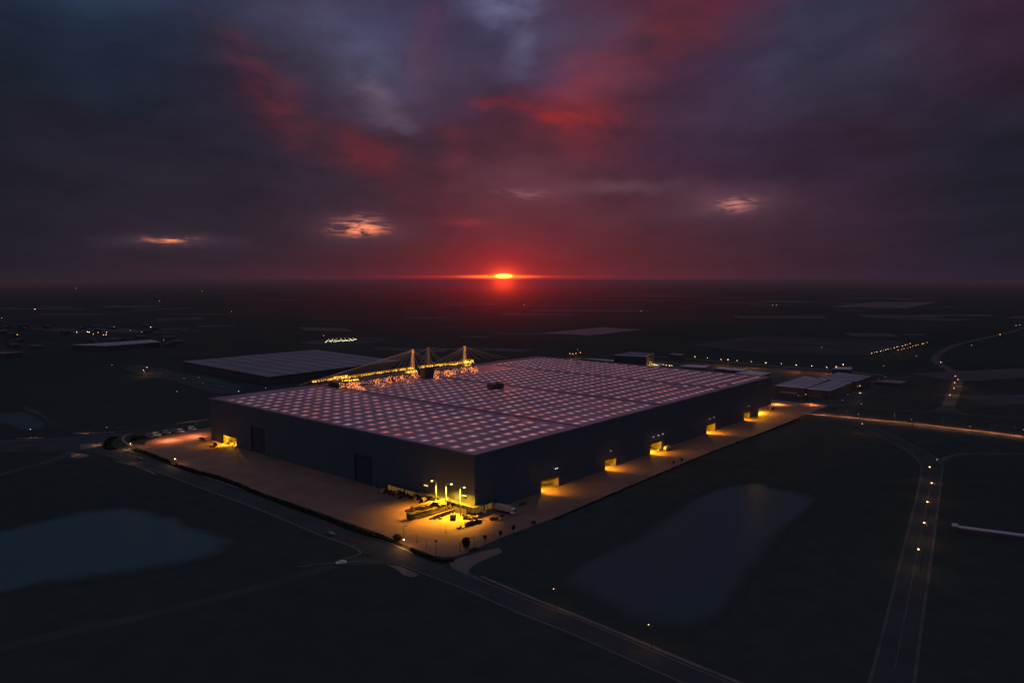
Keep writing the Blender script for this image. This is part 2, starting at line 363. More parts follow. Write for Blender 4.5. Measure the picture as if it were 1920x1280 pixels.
strip_mb(curve_px([(215, 864), (231, 867), (262, 876), (292, 889)], 5), 1.5, 0, .1).build('pavement', M['pave'])['kind'] = 'structure'
strip_mb(curve_px([(560, 1062), (610, 1056), (660, 1053), (735, 1055), (791, 1074), (872, 1105), (966, 1146), (1060, 1183), (1160, 1227), (1300, 1288), (1380, 1322)], 5), .45, 0, .14).build('kerb', M['kerb'])['kind'] = 'structure'
strip_mb(curve_px([(840, 1109), (904, 1136), (1000, 1180), (1080, 1215), (1154, 1246), (1260, 1292)], 5), .35, .0, .10).build('path_edging', M['field1'])['kind'] = 'structure'
# centre lines
def dashes(name, line, w, z, m, on=3.0, off=6.0, frm=0, to=1e9):
    mb = MB(); acc = 0; seg = []
    pts = [line[0]]
    for a, b in zip(line, line[1:]):
        L_ = (b - a).length; k = max(1, int(L_ / 1.0))
        for i in range(1, k + 1): pts.append(a + (b - a) * i / k)
    cur = []; s = 0
    for a, b in zip(pts, pts[1:]):
        s += (b - a).length
        if s % (on + off) < on and frm < s < to: cur += [a] if not cur else []; cur.append(b)
        else:
            if len(cur) > 1: strip_mb(cur, w, z, None, mb)
            cur = []
    o = mb.build(name, m); o['kind'] = 'structure'; return o
mid = [(a + b) / 2 for a, b in zip(la, lb)]
dashes('lane_marking', mid, .18, .075, M['paint'])
# short stop bars at the junction
for p, q in (((778, 1068), (792, 1064)), ((812, 1067), (836, 1058)), ((868, 1080), (880, 1083))):
    strip_mb([G(*p), G(*q)], .5, .075).build('stop_line', M['paint'])['kind'] = 'structure'
# side road to the lower left and paving at the junction
sr = curve_px([(720, 1050), (650, 1054), (590, 1071), (500, 1096), (400, 1122), (280, 1152), (140, 1183), (-60, 1228)], 6)
strip_mb(sr, [9.0] * 6 + [6.5] * (len(sr) - 6), .06).build('side_road', mat('lane_tarmac', (.058, .068, .070), .9, spec=.12, scale=.05, var=.15, detail=8))['kind'] = 'structure'
strip_mb(curve_px([(620, 1069), (560, 1090), (400, 1133), (280, 1163), (140, 1195), (-60, 1240)], 4), .35, 0, .12).build('kerb', M['field1'])['kind'] = 'structure'
poly('junction_paving', [G(*p) for p in ((720, 1056), (752, 1062), (786, 1077), (776, 1082), (756, 1078), (742, 1066))], .10, M['pave'])
# spur at the apron's corner
poly('spur_road', [G(*p) for p in ((842, 1054), (866, 1044), (900, 1034), (936, 1026), (942, 1034), (915, 1045), (890, 1057), (878, 1068), (878, 1078), (846, 1064))], .065, M['pave'])
strip_mb(curve_px([(941, 1035), (915, 1046), (890, 1058), (880, 1066), (879, 1073), (890, 1081), (905, 1088)], 4), .4, 0, .15).build('kerb', M['kerb'])['kind'] = 'structure'
# left hand junction and roads
poly('west_road', [G(*p) for p in ((-60, 826), (60, 823), (140, 820), (220, 812), (300, 802), (395, 790), (396, 796), (300, 809), (240, 817), (215, 828), (205, 838), (150, 846), (60, 846), (-60, 850))], .045, M['asphalt2'])
poly('junction_island', [G(*p) for p in ((150, 833), (185, 829), (203, 830), (192, 836), (165, 841), (150, 842))], .11, M['pave'])
poly('junction_paving', [G(*p) for p in ((132, 848), (150, 850), (170, 854), (150, 859), (133, 858))], .10, M['pave'])
strip('west_lane', [(135, 846), (118, 855), (80, 868), (40, 879), (-60, 905)], 7, .055, M['asphalt2'])
strip('pavement', [(-60, 826), (0, 826), (60, 825), (110, 822), (160, 817), (230, 808), (300, 799), (395, 788)], .8, 0, M['kerb'], .12)
strip('roadside_paving', [(140, 812), (160, 812), (190, 811), (215, 809)], 3.2, .10, M['pave'])
strip('roadside_paving', [(30, 822), (55, 821), (82, 821)], 3.2, .10, M['pave'])
strip('farm_track', [(45, 762), (70, 775), (90, 790), (115, 801), (150, 813)], 6, .04, M['field1'])
# back road left of building
strip('north_track', [(330, 794), (360, 790), (392, 785)], 2.5, .08, M['amberlit'])
# orange lit road on the right
strip('amber_road', [(1506, 775), (1560, 779.5), (1640, 787), (1720, 794.5), (1800, 804), (1860, 811), (1990, 828)], 3.6, .09, M['amberlit'])
strip('amber_road', [(1430, 780), (1470, 781), (1506, 786)], 3, .05, M['pave'])
# right hand avenue
AL = [(1595, 792), (1625, 806), (1660, 824), (1700, 845), (1724, 866), (1727, 890), (1715, 946), (1694, 1028), (1666, 1143), (1638, 1251), (1615, 1330)]
AR = [(1610, 790), (1650, 805), (1700, 828), (1742, 850), (1766, 867), (1764, 903), (1757, 964), (1745, 1053), (1732, 1143), (1718, 1251), (1707, 1330)]
al, ar = curve_px(AL, 5), curve_px(AR, 5)
poly('avenue', al + ar[::-1], .05, mat('avenue_asphalt', (.054, .066, .070), .9, spec=.12, scale=.05, var=.15, detail=8))
avk = mat('avenue_kerb', (.10, .105, .105), .9, spec=.1, scale=.1)
for l_ in (al, ar): strip_mb(l_, 1.1, 0, .13).build('kerb', avk)['kind'] = 'structure'
dashes('lane_marking', [(a * .5 + b * .5) for a, b in zip(al, ar)], .2, .075, M['paint'], 30, 4, 120)
strip('east_lane', [(1758, 868), (1776, 858), (1800, 853), (1850, 851.5), (1980, 852)], 5, .06, M['asphalt2'])
strip('kerb', [(1766, 862), (1780, 855), (1800, 850.5), (1850, 849), (1980, 849.5)], .7, 0, M['pave'], .12)
# cross road and winding road to the north east
strip('cross_road', [(1594, 763), (1650, 766), (1720, 771), (1775, 772), (1830, 778), (1980, 787)], 7, .05, M['asphalt2'])
strip('winding_road', [(1775, 771), (1781, 752), (1791, 730), (1795, 710), (1787, 697), (1772, 688), (1757, 679), (1754, 671), (1765, 660), (1790, 648), (1830, 637), (1880, 626), (1930, 612), (2000, 590)], 11, .06, mat('worn_road', (.105, .10, .105), .9, spec=.1, scale=.03))
poly('junction_paving', [G(*p) for p in ((1760, 762), (1790, 762), (1800, 771), (1815, 778), (1775, 776), (1745, 771))], .08, M['asphalt2'])
# parking lot behind the far end
poly('car_park', [G(*p) for p in ((1500, 760), (1545, 748), (1560, 735), (1640, 712), (1700, 703), (1712, 706), (1660, 722), (1620, 740), (1608, 760), (1600, 779), (1575, 779), (1570, 762))], .04, M['asphalt2'])
poly('yard', [G(*p) for p in ((1100, 672), (1240, 676), (1330, 686), (1480, 690), (1640, 704), (1600, 712), (1500, 745), (1440, 745), (1380, 716), (1240, 692))], .035, M['asphalt2'])
strip('far_road', [(1200, 667), (1290, 672), (1380, 680), (1470, 687), (1560, 694), (1640, 702), (1660, 704)], 7, .08, M['pave'])
# far fields and pale plots
FIELDS = [((1020, 624), (1130, 613.5), (1202, 618), (1105, 629)), ((1285, 645), (1420, 629), (1700, 640), (1640, 664), (1450, 664)),
          ((1560, 575), (1640, 566), (1760, 566), (1700, 578)), ((1620, 595), (1700, 594), (1840, 599), (1780, 602)),
          ((240, 581), (355, 576), (362, 578), (250, 583)), ((290, 597), (380, 594), (384, 599), (300, 602)), ((300, 616), (355, 614), (358, 618), (305, 620)),
          ((560, 643), (640, 632), (735, 634), (700, 642), (620, 646)), ((860, 650), (1000, 655), (980, 660), (850, 654)), ((75, 573), (135, 573), (132, 576), (80, 576)),
          ((370, 610), (440, 609), (442, 611), (372, 613)), ((1400, 571), (1480, 570), (1490, 572), (1404, 573)), ((1700, 700), (1920, 690), (1980, 705), (1800, 715)),
          ((1800, 742), (1980, 738), (1980, 755), (1850, 760)), ((700, 650), (840, 655), (835, 660), (705, 656))]
for f in FIELDS[:3]: poly('field', [G(*p) for p in f], .03, M['field1'])
poly('greenhouse_plot', [G(*p) for p in FIELDS[0]], .2, mat('fleece', (.14, .12, .13), .6, scale=.01))
poly('plot', [G(*p) for p in FIELDS[2]], .2, mat('fleece', (.10, .09, .11), .6, scale=.01))
M['streak'] = mat('pale_stubble', (.10, .094, .105), .95, spec=.05, scale=.01)
for f in FIELDS[3:]: poly('field', [G(*p) for p in f], .03, M['streak'])
for i in range(60):
    y = 535 + 100 * rnd() ** 1.6; x = rnd() * 2100 - 90; w = 40 + rnd() * 160; h = (y - 523) * .05 * (.4 + rnd())
    s = (rnd() - .5) * w * .6
    poly('field', [G(*p) for p in ((x, y), (x + s, y - h), (x + s + w, y - h * .8), (x + w, y + h * .2))], .02 + i * .003, mat('field_patch', tuple(c * (.6 + .9 * rnd()) for c in (.052, .058, .058)), .9, scale=.01))
# car park on the left
poly('car_park', [G(*p) for p in ((228, 690), (262, 683), (300, 690), (340, 700), (400, 708), (455, 724), (440, 738), (400, 736), (330, 715), (270, 704))], .04, M['asphalt2'])
strip('west_track', [(0, 601), (60, 611), (120, 620), (150, 628)], 8, .04, M['asphalt2'])

# ponds with ragged banks
def pond(name, pxs, m, z=.07, jit=1.0, ins=12):
    P = [G(*p) for p in pxs]; P = smooth_line(P + [P[0]], 8)[:-1]; c0 = sum(P, Vector((0, 0))) / len(P)
    pol = sorted((math.atan2((p - c0).y, (p - c0).x), (p - c0).length) for p in P); pol = [(pol[-1][0] - 2 * math.pi, pol[-1][1])] + pol + [(pol[0][0] + 2 * math.pi, pol[0][1])]
    n = 160; P = []; rr_ = []
    for i in range(n):
        t = -math.pi + 2 * math.pi * i / n
        for (a, ra), (b, rb) in zip(pol, pol[1:]):
            if a <= t <= b: rr_.append(ra + (rb - ra) * (t - a) / max(b - a, 1e-6)); break
        else: rr_.append(rr_[-1])
    for i in range(n):
        t = -math.pi + 2 * math.pi * i / n; q = sum(rr_[(i + k) % n] for k in (-2, -1, 0, 1, 2)) / 5 * (1 + .008 * math.sin(i * 1.3) + .006 * math.sin(i * 3.1))
        P.append(c0 + Vector((math.cos(t), math.sin(t))) * q)
    out = []; inn = []
    for i, p in enumerate(P):
        q = (p - c0).normalized()
        out.append(p + q * (5 + jit * rnd())); inn.append(c0 + (p - c0) * (1 - min(.3, ins / (p - c0).length)))
    vs = [(p.x, p.y, z) for p in out + inn]
    tr = tessellate_polygon([[Vector((p.x, p.y, 0)) for p in inn]])
    fs = [(i, (i + 1) % n, n + (i + 1) % n, n + i) for i in range(n)] + [tuple(k + n for k in t) for t in tr]
    mb = MB(); mb.add(vs, fs); mb.g = [0.0] * n + [1.0] * n; o = mb.build(name, m)
    if sum(f.normal.z for f in o.data.polygons) < 0: o.data.flip_normals()
    o['kind'] = 'structure'; return o
pond('pond_water', [(-60, 1000), (0, 995), (60, 980), (150, 960), (205, 953), (262, 954), (300, 966), (330, 972), (352, 985), (400, 998), (436, 1015), (425, 1028), (400, 1040), (340, 1055), (280, 1066), (150, 1086), (60, 1097), (-60, 1112)], M['water'])
pond('pond_water', [(1036, 1085), (1060, 1074), (1110, 1048), (1190, 1008), (1260, 960), (1318, 925), (1370, 910), (1420, 906), (1480, 920), (1530, 921), (1524, 942), (1500, 962), (1462, 996), (1432, 1030), (1404, 1075), (1370, 1125), (1330, 1165), (1290, 1182), (1220, 1172), (1150, 1142), (1080, 1105)], M['water2'])
pond('pond_water', [(-60, 776), (0, 775), (42, 773), (66, 783), (84, 796), (80, 803), (42, 806), (15, 795), (-10, 788), (-60, 786)], M['water2'], ins=8)

# ---------------------------------------------------------------- factory building
fac = empty('factory_building', (BN.x, BN.y, 0), ANG, 'vast dark clad factory hall with a flat mauve roof of glowing skylights in the middle', 'building')
GATES = [(54.0, 70.4), (118.9, 131.9), (175.1, 191.7), (261.8, 277.2), (332.8, 345.3), (364.0, BU)]
GH = 6.9
def wall_quads(mb, segs, a, b, z0, z1, axis, off, face):   # plain vertical rect pieces
    pass
def wall_with_openings(name, length, openings, axis, off):
    mb = MB(); xs = sorted({0, length} | {o[0] for o in openings} | {o[1] for o in openings}); zs = sorted({0, BH} | {o[2] for o in openings} | {o[3] for o in openings})
    for x0, x1 in zip(xs, xs[1:]):
        for z0, z1 in zip(zs, zs[1:]):
            cx, cz = (x0 + x1) / 2, (z0 + z1) / 2
            if any(o[0] < cx < o[1] and o[2] < cz < o[3] for o in openings): continue
            if axis == 'u': mb.add([(x0, off, z0), (x1, off, z0), (x1, off, z1), (x0, off, z1)], [(0, 1, 2, 3)])
            else: mb.add([(off, x0, z0), (off, x0, z1), (off, x1, z1), (off, x1, z0)], [(0, 1, 2, 3)])
    return mb.build(name, M['wall'], fac)
CG = 14.0; CL = 68.0; CH = 4.9   # glazed base at the corner, lamp light partly put in as glow
wall_with_openings('wall', BU, [(0, CG, 0, CH)] + [(a, b, 0, GH) for a, b in GATES], 'u', 0)
wall_with_openings('wall', BV, [(0, CL, 0, CH), (235, 254.5, 0, 6.6), (83, 98, 0, 16.5), (198.5, 214.5, 0, 17.5)], 'v', 0)
MB().box(BU - .4, BU, 0, BV, GH, BH).build('wall', M['wall'], fac)
MB().box(BU - .4, BU, 40, BV, 0, GH).build('wall', M['wall'], fac)
MB().box(0.2, BU - .4, BV - .4, BV, 0, BH).build('wall', M['wall'], fac)
MB().add([(0.1, .1, BH - .7), (BU - .1, .1, BH - .7), (BU - .1, BV - .1, BH - .7), (.1, BV - .1, BH - .7)], [(0, 1, 2, 3)]).build('roof', M['roof'], fac).name = 'roof_underlay'
# roof membrane as eight gently pitched bays with gutters between
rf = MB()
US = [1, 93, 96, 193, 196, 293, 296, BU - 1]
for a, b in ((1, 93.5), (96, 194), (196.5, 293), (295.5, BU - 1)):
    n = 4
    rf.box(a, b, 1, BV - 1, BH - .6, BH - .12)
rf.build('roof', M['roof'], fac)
gm = mat('gutter_dark', (.09, .075, .11), .6, scale=.1)
for a, b in ((93.5, 96), (194, 196.5), (293, 295.5)):
    MB().box(a, b, 1, BV - 1, BH - .6, BH - .45).build('gutter', gm, fac)
pr = MB(); pr.box(-.15, BU + .15, -.15, .55, BH - .5, BH + .25); pr.box(-.15, BU + .15, BV - .55, BV + .15, BH - .5, BH + .25)
pr.box(-.15, .55, .55, BV - .55, BH - .5, BH + .25); pr.box(BU - .55, BU + .15, .55, BV - .55, BH - .5, BH + .25)
pr.build('parapet', M['trim'], fac)
# big sliding doors in the left wall, set back
for i, (a, b, h) in enumerate(((83, 98, 16.5), (198.5, 214.5, 17.5))):
    d = MB().box(.5, .8, a, b, 0, h).build('hangar_door', M['doorm'], fac)
    f = MB(); f.box(-.25, .5, a - .6, a, 0, h + .6); f.box(-.25, .5, b, b + .6, 0, h + .6); f.box(-.25, .5, a, b, h, h + .6)
    f.build('door_frame', M['hvac'], d)
    m_ = MB()
    for k in range(1, 4): y = a + (b - a) * k / 4; m_.box(.38, .5, y - .12, y + .12, .2, h - .2)
    m_.build('door_seam', M['hvac'], d)
    dd = MB().box(-.12, .0, a - 6, a - 4, 0, 3).build('door', M['doorm'], fac)
# lit gate bays
M['bay'] = mat('bay_lining', (.22, .19, .11), .7, scale=.4, var=.25)
M['bayfloor'] = mat('bay_floor', (.3, .24, .16), .7, scale=.2)
def light(kind, name, u, v, z, energy, col, parent=None, **k):
    ld = bpy.data.lights.new(name, kind); ld.energy = energy; ld.color = col
    for a, b in k.items():
        if a not in ('rot', 'world'): setattr(ld, a, b)
    o = bpy.data.objects.new(name, ld); C.objects.link(o)
    if parent: o.parent = parent; o.location = (u, v, z)
    else: o.location = (u, v, z)
    if 'rot' in k: o.rotation_euler = k['rot']
    return o
YEL = (1, .45, .012); ORG = (1, .42, .12); AMB = (1, .46, .09)
for gi, (a, b) in enumerate(GATES):
    last = gi == 5; dpt = 22 if last else 11
    mb = MB(); bb = b - .4 if last else b
    mb.add([(a, 0, 0), (a, 0, GH), (a, dpt, GH), (a, dpt, 0)], [(0, 1, 2, 3)])
    if not last: mb.add([(b, 0, 0), (b, 0, GH), (b, dpt, GH), (b, dpt, 0)], [(0, 1, 2, 3)])
    mb.add([(a, dpt, 0), (bb, dpt, 0), (bb, dpt, GH), (a, dpt, GH)], [(0, 1, 2, 3)])
    mb.add([(a, 0, GH), (bb, 0, GH), (bb, dpt, GH), (a, dpt, GH)], [(0, 1, 2, 3)])
    lin = mb.build('gate_bay', M['bay'], fac)
    MB().add([(a, .02, .08), (bb, .02, .08), (bb, dpt, .08), (a, dpt, .08)], [(0, 1, 2, 3)]).build('bay_floor', M['bayfloor'], lin)
    # half-open roller shutter, jamb posts and dock gear inside
    s = MB(); s.box(a, b, .3, .5, GH - (.9 if gi in (2, 3, 5) else 1.8), GH); s.box(a - .35, a, -.2, .3, 0, GH + .3)
    if not last: s.box(b, b + .35, -.2, .3, 0, GH + .3)
    else: s.box(b - .6, b, -.1, .5, 0, GH)
    s.box(a, b, -.2, .1, GH, GH + .35)
    s.build('gate_frame', M['hvac'], lin)
    q = MB(); r_ = random.Random(gi + 5)
    for k in range(9):
        x = a + 1 + r_.random() * (b - a - 3.5); y = dpt - 3.5 + r_.random() * 2; hh = 1 + r_.random() * 3.4
        MB().box(x, x + .8 + r_.random() * 1.6, y, y + 1.2, .1, hh).build('dock_crate', M['rust'] if k % 2 else M['steel'], lin)
    l2 = MB()
    for k in range(3):
        x = a + (b - a) * (k + .5) / 3; MB().box(x - .7, x + .7, dpt * .35, dpt * .35 + .35, GH - .25, GH - .06).build('ceiling_lamp', M['lampYs'], lin)
    e = (17000, 15000, 26000, 22000, 12000, 60000)[gi]
    light('POINT', 'gate_light', (a + b) / 2 - 3.2 if not last else a + 10, 3.2, GH - 1.2 if gi != 5 else 5, e * (.22 if gi != 5 else .5), YEL, fac, shadow_soft_size=.5)
    if gi != 5:
        sl = light('SPOT', 'gate_light', a + 1.2, -.7, GH - .3, e * 1.1, YEL, fac, shadow_soft_size=.2, spot_size=math.radians(125), spot_blend=1)
        sl.rotation_euler = Vector((-.75, .45, 1)).to_track_quat('Z', 'Y').to_euler()
# extra bulb over each gate
for gi, us in enumerate(((66.0, 67.6), (124,), (177.5, 184.5, 190.7), (264.5, 272), (340,))):
    for u in us:
        p = empty('wall_lamp', (*W(u, 0), 0), ANG, None, None)
        o = p; o.location.z = 11.5
        lab = ['first', 'second', 'third', 'fourth', 'fifth'][gi]
        pos = '' if len(us) == 1 else (['left ', 'right '] if len(us) == 2 else ['left ', 'middle ', 'right '])[us.index(u)]
        tag(p, 'small %sflood lamp above the %s lit gate from the near corner' % (pos, lab), 'wall lamp', 'flood lamps over the gates')
        MB().box(-.12, .12, -1.1, 0, -.08, .08).build('bracket', M['post'], p)
        MB().box(-.22, .22, -1.45, -1.1, -.15, .1).build('lamp_head', M['lampC'] if gi in (0, 2) else M['lampWd'], p)
# left wall gate
mb = MB(); mb.add([(0, 235, 0), (0, 235, 6.6), (12, 235, 6.6), (12, 235, 0)], [(0, 1, 2, 3)]); mb.add([(0, 254.5, 0), (0, 254.5, 6.6), (12, 254.5, 6.6), (12, 254.5, 0)], [(0, 1, 2, 3)])
mb.add([(12, 235, 0), (12, 254.5, 0), (12, 254.5, 6.6), (12, 235, 6.6)], [(0, 1, 2, 3)]); mb.add([(0, 235, 6.6), (12, 235, 6.6), (12, 254.5, 6.6), (0, 254.5, 6.6)], [(0, 1, 2, 3)])
lin = mb.build('gate_bay', M['bay'], fac)
s = MB()
for k in range(9): y = 236 + k * 2.2; s.box(-.1, .15, y, y + .22, 0, 6.3)
s.box(-.2, .3, 234.6, 235, 0, 7); s.box(-.2, .3, 254.5, 254.9, 0, 7); s.box(-.2, .2, 235, 254.5, 6.3, 6.9)
s.build('gate_frame', M['hvac'], lin)
MB().add([(.02, 235, .08), (12, 235, .08), (12, 254.5, .08), (.02, 254.5, .08)], [(0, 1, 2, 3)]).build('bay_floor', M['bayfloor'], lin)
light('POINT', 'gate_light', 3.5, 246, 5.2, 9000, YEL, fac, shadow_soft_size=.5)
sl = light('SPOT', 'gate_light', -.8, 246, 6.4, 34000, YEL, fac, shadow_soft_size=.2, spot_size=math.radians(140), spot_blend=1); sl.rotation_euler = Vector((.45, -.8, 1)).to_track_quat('Z', 'Y').to_euler()

# glazed base at the near corner: set back glass, mullions, canopy
gl = MB(); gl.add([(2.2, 2.2, 0), (2.2, CL, 0), (2.2, CL, CH), (2.2, 2.2, CH)], [(0, 1, 2, 3)])
gl.add([(2.2, 2.2, 0), (CG, 2.2, 0), (CG, 2.2, CH), (2.2, 2.2, CH)], [(0, 1, 2, 3)])
gl.add([(0, CL, 0), (2.2, CL, 0), (2.2, CL, CH), (0, CL, CH)], [(0, 1, 2, 3)]); gl.add([(CG, 0, 0), (CG, 2.2, 0), (CG, 2.2, CH), (CG, 0, CH)], [(0, 1, 2, 3)])
g_ = gl.build('shopfront', M['facadeglass'], fac)
s = MB(); s.box(0.02, 2.2, 0.02, CL, CH, CH + .15); s.box(2.2, CG, .02, 2.2, CH, CH + .15); s.build('soffit', M['farwall2'], g_)
ml = MB()
y = 2.2
while y < CL: ml.box(1.95, 2.2, y, y + .18, 0, CH); y += 2.6
x = 2.2
while x < CG: ml.box(x, x + .18, 1.95, 2.2, 0, CH); x += 2.4
ml.box(2.0, 2.19, 2.2, CL, 2.6, 2.75); ml.build('mullion', M['pale_steel'], g_)
for p in ((0.1, 0.1), (0.1, 12), (0.1, 26), (.1, 40), (.1, 54), (7, .1), (13.3, .1)):
    MB().box(p[0], p[0] + .45, p[1], p[1] + .45, 0.05, CH).build('column', M['pale_steel'], g_)
cn = MB(); cn.box(-3.2, -.03, 1, CL + 2, CH + .1, CH + .4); cn.box(-3.2, CG + 2, -2.4, -.03, CH + .1, CH + .4)
cn.build('canopy', M['hvac'], fac)
# pale hoarding panels standing under the canopy, each leans in the same line
for y0, y1 in ((3, 13), (14.2, 15.4), (18, 24)): MB().box(-3.0, -2.8, y0, y1, 0.1, 3.4).build('hoarding', M['pale_steel'], fac)
for (v, z) in ((35.4, 9.4), (6.6, 9.4)):
    p = empty('wall_lamp', W(0, v), ANG, 'slim tube lamp on the left wall, %s' % ('left one above the glazing' if v > 20 else 'right one beside the near corner'), 'wall lamp')
    p.location.z = z
    MB().box(-.9, -.05, -.1, .1, -.1, .1).build('bracket', M['post'], p)
    MB().box(-1.1, -.7, -1.4, 1.4, -.15, .15).build('lamp_head', M['lampYs'], p)

# skylights
du, dv = 8.5, 11.6
cells = []
nu = int((BU - 8) / du); nv = int((BV - 10) / dv)
for i in range(nu):
    for j in range(nv):
        u = 6.5 + i * du + (rnd() - .5) * .5; v = 8.5 + j * dv + (rnd() - .5) * .5
        if any(abs(u - g) < 4 for g in (94.7, 195.2, 294.2)): continue
        if v > 228 and 85 < u < 300: continue
        if rnd() < .012: continue
        if abs(u - 178) < 9 and abs(v - 143) < 8: continue
        cells.append((u, v))
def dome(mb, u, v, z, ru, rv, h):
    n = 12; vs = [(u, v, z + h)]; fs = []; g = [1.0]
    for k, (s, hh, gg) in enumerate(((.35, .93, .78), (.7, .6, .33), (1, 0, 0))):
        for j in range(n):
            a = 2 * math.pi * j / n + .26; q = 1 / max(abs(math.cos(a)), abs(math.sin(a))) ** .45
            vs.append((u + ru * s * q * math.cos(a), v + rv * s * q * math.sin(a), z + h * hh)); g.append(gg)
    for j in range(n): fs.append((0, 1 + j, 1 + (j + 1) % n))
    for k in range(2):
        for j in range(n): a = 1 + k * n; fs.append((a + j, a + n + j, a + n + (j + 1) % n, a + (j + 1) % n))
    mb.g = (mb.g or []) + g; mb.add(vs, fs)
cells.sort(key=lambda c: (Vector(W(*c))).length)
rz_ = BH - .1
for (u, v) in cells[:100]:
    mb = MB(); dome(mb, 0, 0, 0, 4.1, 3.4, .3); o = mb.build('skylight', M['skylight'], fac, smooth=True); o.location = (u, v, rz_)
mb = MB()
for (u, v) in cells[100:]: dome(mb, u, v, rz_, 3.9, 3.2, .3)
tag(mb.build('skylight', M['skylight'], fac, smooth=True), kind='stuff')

# roof plant
def roofbox(u, v, a, b, h, label):
    p = empty('roof_plant', (*W(u, v), BH - .12), ANG, label, 'roof plant')
    MB().box(-a / 2, a / 2, -b / 2, b / 2, 0, h).build('housing', M['hvac'], p, bevel=.15)
    s = MB()
    for k in range(6): s.box(-a / 2 - .08, -a / 2 - .01, -b / 2 + .3, b / 2 - .3, .4 + k * (h - .7) / 6, .4 + k * (h - .7) / 6 + .18)
    s.build('louvre', M['trim'], p)
    MB().tube([(a * .2, 0, h), (a * .2, 0, h + .8)], .9, 14).build('fan_cowl', M['hvac'], p)
roofbox(176, 144, 13, 7, 4.2, 'dark boxy plant unit alone in the middle of the mauve roof')
bu = on_v(797, 716, 236)[0]
roofbox(bu, 233, 11, 6, 9, 'dark tall plant unit breaking the row of glittering lights on the roof')
# smaller vents dotted on the roof
for i, (u, v) in enumerate(((60, 40), (140, 60), (240, 90), (330, 60), (120, 180), (310, 180), (230, 30), (360, 130), (40, 130), (270, 150))):
    p = empty('roof_vent', (*W(u + 4, v + 4), BH - .12), ANG, None, None)
    tag(p, 'small mushroom vent standing between skylights on the mauve roof', 'vent', 'mushroom vents on the factory roof')
    MB().tube([(0, 0, 0), (0, 0, .7)], .3, 10).build('pipe', M['trim'], p); MB().ball((0, 0, .8), .6, 10, 6, .5).build('cap', M['trim'], p, smooth=True)

# ---------------------------------------------------------------- cable stayed rooftop hall
VT = 262.0   # plane of the lit truss
HZ = BH - .1
def tp(px, py, v=VT): u, z = on_v(px, py, v); return (u, v, z)
hall = empty('rooftop_hall', (BN.x, BN.y, 0), ANG, 'long low glittering hall with a yellow lit truss along the back edge of the roof', 'rooftop hall')
u0 = tp(640, 712)[0]; u1 = tp(886, 690)[0]
M['hallwall'] = mat('hall_wall', (.06, .05, .065), .6, scale=.2)
def bead(mb, c, r): mb.ball(c, r, 6, 4)
# body segments
segs = [((640, 700), (716, 714)), ((742, 690), (776, 700)), ((806, 688), (888, 700))]
bodyu = []
for (a, b) in ((640, 730), (735, 778), (808, 893)):
    ua = on_v(a, 715, 240)[0]; ub = on_v(b, 705, 240)[0]; bodyu.append((ua, ub))
    MB().box(ua, ub, 240, 258, HZ, HZ + 3.6).build('hall_body', M['hallwall'], hall)
    MB().box(ua - 1, ub + 1, 239, 259, HZ + 3.6, HZ + 3.9).build('hall_roof', M['hallwall'], hall)
r_ = random.Random(3)
M['beadO'] = emis('bead_orange', (1, .27, .05), 1.5); M['beadP'] = emis('bead_pink', (1, .42, .34), .7); M['beadY'] = emis('bead_yellow', (1, .50, .05), 3.0)
so = MB(); sp_ = MB()
for (ua, ub) in bodyu:
    k = int((ub - ua) * 3.2)
    for i in range(k):
        u = ua + r_.random() * (ub - ua); z = HZ + .3 + r_.random() ** .8 * 3.6
        d = min(abs(u - c) for c in CL_) if False else 0
        bead(sp_, (u, 239.7 - r_.random() * 1.2, z), .16 + r_.random() * .14)
# round glowing clusters at the foot of the hall (lit trees)
def cluster(px, py, n, wid, ht):
    u, v = uv(px, py + 6, BH); v = min(v, 238)
    for i in range(n):
        a = r_.random() * 2 * math.pi; q = wid * r_.random() ** .5
        bead(so, (u + q * math.cos(a), v + q * .6 * math.sin(a), HZ + .5 + ht * r_.random()), .2 + r_.random() * .2)
for c in ((641, 722, 22, 2.2, 4.5), (658, 722, 46, 4.2, 5), (670, 722, 40, 3.4, 4.6), (680, 725, 16, 2.4, 2), (707, 717, 34, 3.0, 5.5), (729, 713, 34, 3.2, 5.5), (741, 711, 12, 2.2, 4.5), (752, 709, 30, 3.4, 5), (776, 703, 42, 4.0, 5),
          (788, 701, 14, 3, 3.5), (815, 699, 44, 5.5, 5.5), (818, 705, 24, 3.5, 3), (840, 697, 40, 5, 4), (851, 697, 20, 3.5, 3.5), (870, 693, 40, 4.5, 5.5), (884, 692, 26, 3.4, 5), (893, 691, 16, 2.6, 4)): cluster(*c)
tag(so.build('string_lights', M['beadO'], hall), 'orange glowing bundles at the foot of the hall')
tag(sp_.build('facade_lights', M['beadP'], hall), 'pale pink sparks over the facade')
# trusses: lit lattice beams following the photo's lines
def truss(mb, p, q, h=1.6, d=1.4, n=10, r=.11):
    p = Vector(p); q = Vector(q); D = (q - p)
    up = Vector((0, 0, h)); sd = Vector((0, d, 0))
    for o in (Vector(), up, sd, up + sd): mb.tube([p + o, q + o], r, 5)
    for i in range(n):
        a = p + D * i / n; b = p + D * (i + 1) / n
        mb.tube([a, b + up], r * .6, 4); mb.tube([a + up, a], r * .6, 4); mb.tube([a + sd, b + sd + up], r * .6, 4); mb.tube([a + up, b + up + sd], r * .6, 4)
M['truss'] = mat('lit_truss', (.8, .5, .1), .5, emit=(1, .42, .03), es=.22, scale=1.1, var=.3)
tm = MB()
truss(tm, tp(586, 716), tp(628, 711), 1.2, 1.4, 10)
truss(tm, tp(626, 712), tp(650, 709), 2.4, 3, 6)
truss(tm, tp(650, 708), tp(775, 690), 1.3, 1.6, 26)
truss(tm, tp(786, 689), tp(868, 680), 1.5, 2.5, 18)
